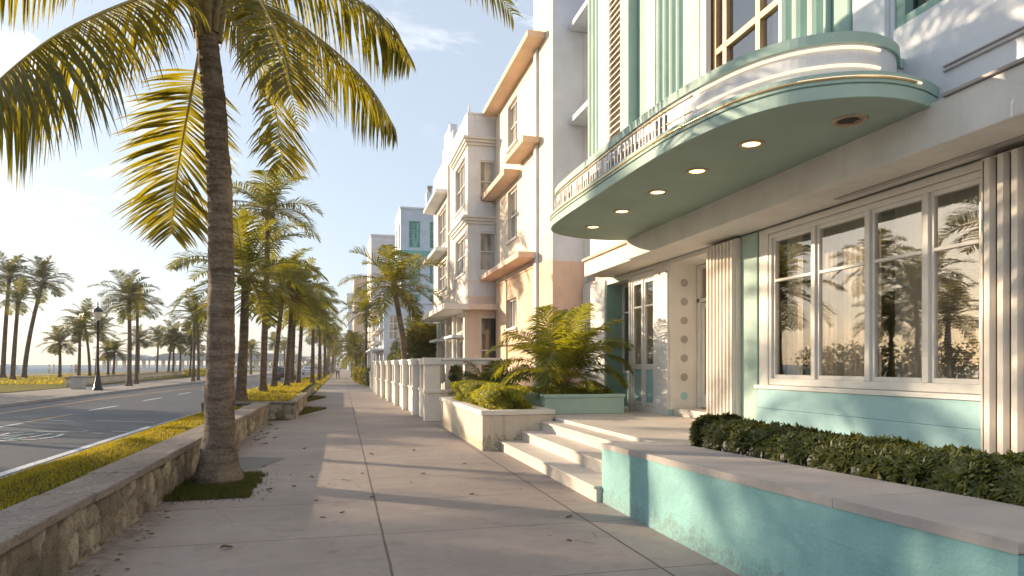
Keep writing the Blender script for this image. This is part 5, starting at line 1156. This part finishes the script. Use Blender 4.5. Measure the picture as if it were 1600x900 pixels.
# people: one continuous skinned figure each, hair as a child
SKIN = simple('skin', (.42,.26,.18), .6); HAIR = simple('dark_hair', (.025,.018,.012), .7)
def person(label, x, y, z, top, legs, turn=0, stride=.22, group=None, scale=1.0):
    J = {'pel':(0,0,.93,.125),'waist':(0,0,1.08,.125),'chest':(0,-.01,1.30,.145),'neck':(0,.0,1.47,.06),'head':(0,.02,1.60,.095),'crown':(0,.01,1.71,.07),
     'shL':(-.17,0,1.41,.062),'elL':(-.23,.06,1.13,.043),'haL':(-.22,.16-stride*.2,.90,.036),'shR':(.17,0,1.41,.062),'elR':(.23,-.08,1.13,.043),'haR':(.22,.02-stride*.3,.89,.036),
     'hiL':(-.10,0,.86,.095),'knL':(-.10,stride*.75,.48,.062),'anL':(-.10,stride*.9,.09,.042),'toL':(-.10,stride*.9+.18,.04,.038),'hiR':(.10,0,.86,.095),'knR':(.10,-stride*.35,.48,.062),'anR':(.10,-stride*1.15,.12,.042),'toR':(.10,-stride*1.15+.16,.04,.038)}
    E_ = [('pel','waist'),('waist','chest'),('chest','neck'),('neck','head'),('head','crown'),('chest','shL'),('shL','elL'),('elL','haL'),('chest','shR'),('shR','elR'),('elR','haR'),('pel','hiL'),('hiL','knL'),('knL','anL'),('anL','toL'),('pel','hiR'),('hiR','knR'),('knR','anR'),('anR','toR')]
    ks = list(J); me = bpy.data.meshes.new('person'); me.from_pydata([J[k][:3] for k in ks], [(ks.index(a), ks.index(c)) for a, c in E_], []); o = bpy.data.objects.new('person', me); COL.objects.link(o)
    sk = o.modifiers.new('skin', 'SKIN'); 
    if not me.skin_vertices: 
        bpy.context.view_layer.objects.active = o
    lay = me.skin_vertices[0].data if me.skin_vertices else None
    if lay:
        for i, k in enumerate(ks): lay[i].radius = (J[k][3], J[k][3]); lay[i].use_root = (k == 'pel')
    o.modifiers.new('sub', 'SUBSURF').levels = 2
    bpy.context.view_layer.update(); dg = bpy.context.evaluated_depsgraph_get(); m2 = bpy.data.meshes.new_from_object(o.evaluated_get(dg)); o.modifiers.clear(); o.data = m2
    m2.materials.clear()
    for m in (SKIN, top, legs): m2.materials.append(m)
    for p in m2.polygons:
        cz = p.center.z; cx = abs(p.center.x); p.material_index = 0 if (cz > 1.46 or (cx > .175 and cz < 1.2)) else (1 if cz > .92 else 2); p.use_smooth = True
    tag(o, label, 'person', group); o.location = (x,y,z); o.rotation_euler = (0,0,turn); o.scale = (scale,)*3; ORG[o.name] = Vector((0,0,0))
    hb = MB(); hb.lathe([(.085,1.60),(.108,1.66),(.10,1.72),(.05,1.775),(.005,1.785)], (0,-.005,0), 12); h = build(hb, 'hair', HAIR, None); h.parent = o
    return o
SHW = simple('white_shirt', (.72,.70,.66), .8); TRO = simple('dark_trousers', (.025,.025,.03), .85); SHB = simple('grey_blue_shirt', (.25,.30,.36), .8); TRK = simple('khaki_trousers', (.36,.31,.24), .85)
person('walker in white shirt and dark trousers far down the pavement', -.5, 79, 0, SHW, TRO, .2, .3)
person('walker in grey blue shirt and khaki trousers left of the one in white', -1.35, 86, 0, SHB, TRK, math.pi, .25)
for k, (x, y) in enumerate(((-53,134),(-50,136),(-47.5,131),(-45.5,135),(-52,152),(-49,158),(-40,150))):
    person('tiny bather standing on the sand by the water', x, y, .18-.93*max(0,(-40-x)/32)-.02, [SKIN, SHW, SHB][k % 3], [TRO, SHB, SKIN][k % 3], k*1.1, .1, 'people on the beach')
# fallen leaves
def leaf_me(seed):
    rs = random.Random(seed); mb = MB(); n = 6; vs = []
    for i in range(n+1):
        t = i/n; w = .30*math.sin(math.pi*min(1, t*.9+.08))*rs.uniform(.85,1.1); zc = .10+.18*math.sin(t*3.0+seed)*t
        vs += [(-.5+t, -w, zc+.14*w+rs.uniform(0,.08)), (-.5+t, 0, zc-.05), (-.5+t, w, zc+.2*w+rs.uniform(0,.08))]
    mb.add(vs, [(3*i+j, 3*i+j+1, 3*i+4+j, 3*i+3+j) for i in range(n) for j in range(2)], 0, True); o = build(mb, 'fallen_leaf', DRYLEAF); me = o.data; bpy.data.objects.remove(o); return me
LM = [leaf_me(k) for k in range(4)]
spots = [(-.9,9.15,.10),(.02,9.75,.07),(-.42,10.1,.06),(-.62,9.4,.06),(-.98,6.35,.09),(.35,8.4,.06),(-.30,8.35,.07),(.0,7.6,.05),(.28,10.2,.06),(1.15,10.0,.07),(-.2,7.4,.05),(1.55,8.3,.07),(.9,9.3,.05),(.5,12.4,.08),(1.3,12.8,.07),(-.7,13.6,.08),(-1.5,14.5,.09),(-1.2,11.3,.06),(2.3,6.8,.07),(2.0,5.9,.06),(1.9,10.8,.07)]
for k in range(20): spots.append((-1.96+abs(rng.gauss(0,.16)), rng.uniform(5.0,8.7), rng.uniform(.02,.045)))
for k in range(26): spots.append((-1.93+abs(rng.gauss(0,.2)), rng.uniform(11,20), rng.uniform(.04,.09)))
for k, (x, y, s_) in enumerate(spots):
    o = link_mesh('fallen_leaf', LM[k % 4], None, (x, y, .004), (rng.uniform(-.15,.15), rng.uniform(-.15,.15), rng.uniform(0,6.28)), s_*1.15)
    edge = x < -1.3
    tag(o, 'small dry brown leaf in the litter along the foot of the stone wall' if edge else 'small dry brown leaf lying loose on the open pavement', 'leaf', 'leaf litter by the stone wall' if edge else 'loose leaves on the pavement')

# ------------------------------------------------------------------ sky, sun, camera
SUN_AZ, SUN_EL = R(-52), R(13.5)       # azimuth from +Y towards +X
sd = Vector((math.sin(SUN_AZ)*math.cos(SUN_EL), math.cos(SUN_AZ)*math.cos(SUN_EL), math.sin(SUN_EL)))
ld = bpy.data.lights.new('sun', 'SUN'); ld.energy = 4.7; ld.angle = R(.5); ld.color = (1.0,.79,.55)
lo = bpy.data.objects.new('sun', ld); COL.objects.link(lo); lo.rotation_euler = sd.to_track_quat('Z','Y').to_euler(); lo.location = sd*60
W = bpy.data.worlds.new('World'); scene.world = W; W.use_nodes = True; nt = W.node_tree; nt.nodes.clear()
wo = nt.nodes.new('ShaderNodeOutputWorld'); bg = N(nt, 'ShaderNodeBackground', Strength=.140)
sky = nt.nodes.new('ShaderNodeTexSky'); sky.sky_type = 'NISHITA'; sky.sun_disc = False; sky.sun_elevation = SUN_EL; sky.sun_rotation = SUN_AZ; sky.air_density = 1.0; sky.dust_density = 1.2; sky.ozone_density = 2.0; sky.altitude = 10
tc = nt.nodes.new('ShaderNodeTexCoord').outputs['Generated']
cn = noise_(nt, tc, 1, 7, .60, .5, (5.5, 5.5, 16)); cm = noise_(nt, tc, 2.2, 2, .5)
cl = math_(nt, 'MULTIPLY', ramp(nt, cn, [(.54, 0), (.68, 1)]), ramp(nt, cm, [(.44, 0), (.56, 1)]))
sx = nt.nodes.new('ShaderNodeSeparateXYZ'); L(nt, tc, sx.inputs[0])
band = ramp(nt, sx.outputs[2], [(.02, 0), (.14, 1), (.42, 1), (.60, .3)])
cl = math_(nt, 'MULTIPLY', math_(nt, 'MULTIPLY', cl, band), .75)
veil = mixc(nt, .66, sky.outputs[0], (2.95, 3.25, 3.65)); col = mixc(nt, cl, veil, (7.0, 6.8, 6.6)); L(nt, col, bg.inputs[0]); L(nt, bg.outputs[0], wo.inputs[0])
hm_, hnt, hout = newmat('haze_air'); hv = N(hnt, 'ShaderNodeVolumePrincipled', Density=.0006, Anisotropy=.05); hv.inputs['Color'].default_value = (.97,.95,.92,1); L(hnt, hv.outputs[0], hout.inputs['Volume'])
build(MB().box(-420,420,-130,620,-1.8,24), 'haze', hm_, kind='stuff')
cd = bpy.data.cameras.new('camera'); cam = bpy.data.objects.new('camera', cd); COL.objects.link(cam); scene.camera = cam
cam.location = (0,0,1.6); cam.rotation_euler = (R(90),0,-R(13.948)); cd.sensor_width = 36; cd.lens = 24.0; cd.shift_y = .075; cd.clip_start = .05; cd.clip_end = 12000
vs_ = scene.view_settings; vs_.view_transform = 'Standard'; vs_.look = 'None'; vs_.exposure = .88; vs_.gamma = 1; vs_.use_curve_mapping = False
scene.cycles.max_bounces = 6; scene.cycles.diffuse_bounces = 3; scene.cycles.transparent_max_bounces = 12; scene.cycles.use_denoising = True
try: scene.cycles.denoiser = 'OPENIMAGEDENOISE'
except Exception: pass
try:
    scene.cycles.denoising_prefilter = 'ACCURATE'; scene.cycles.denoising_input_passes = 'RGB_ALBEDO_NORMAL'
except Exception: pass
scene.cycles.use_adaptive_sampling = True; scene.cycles.adaptive_threshold = .02
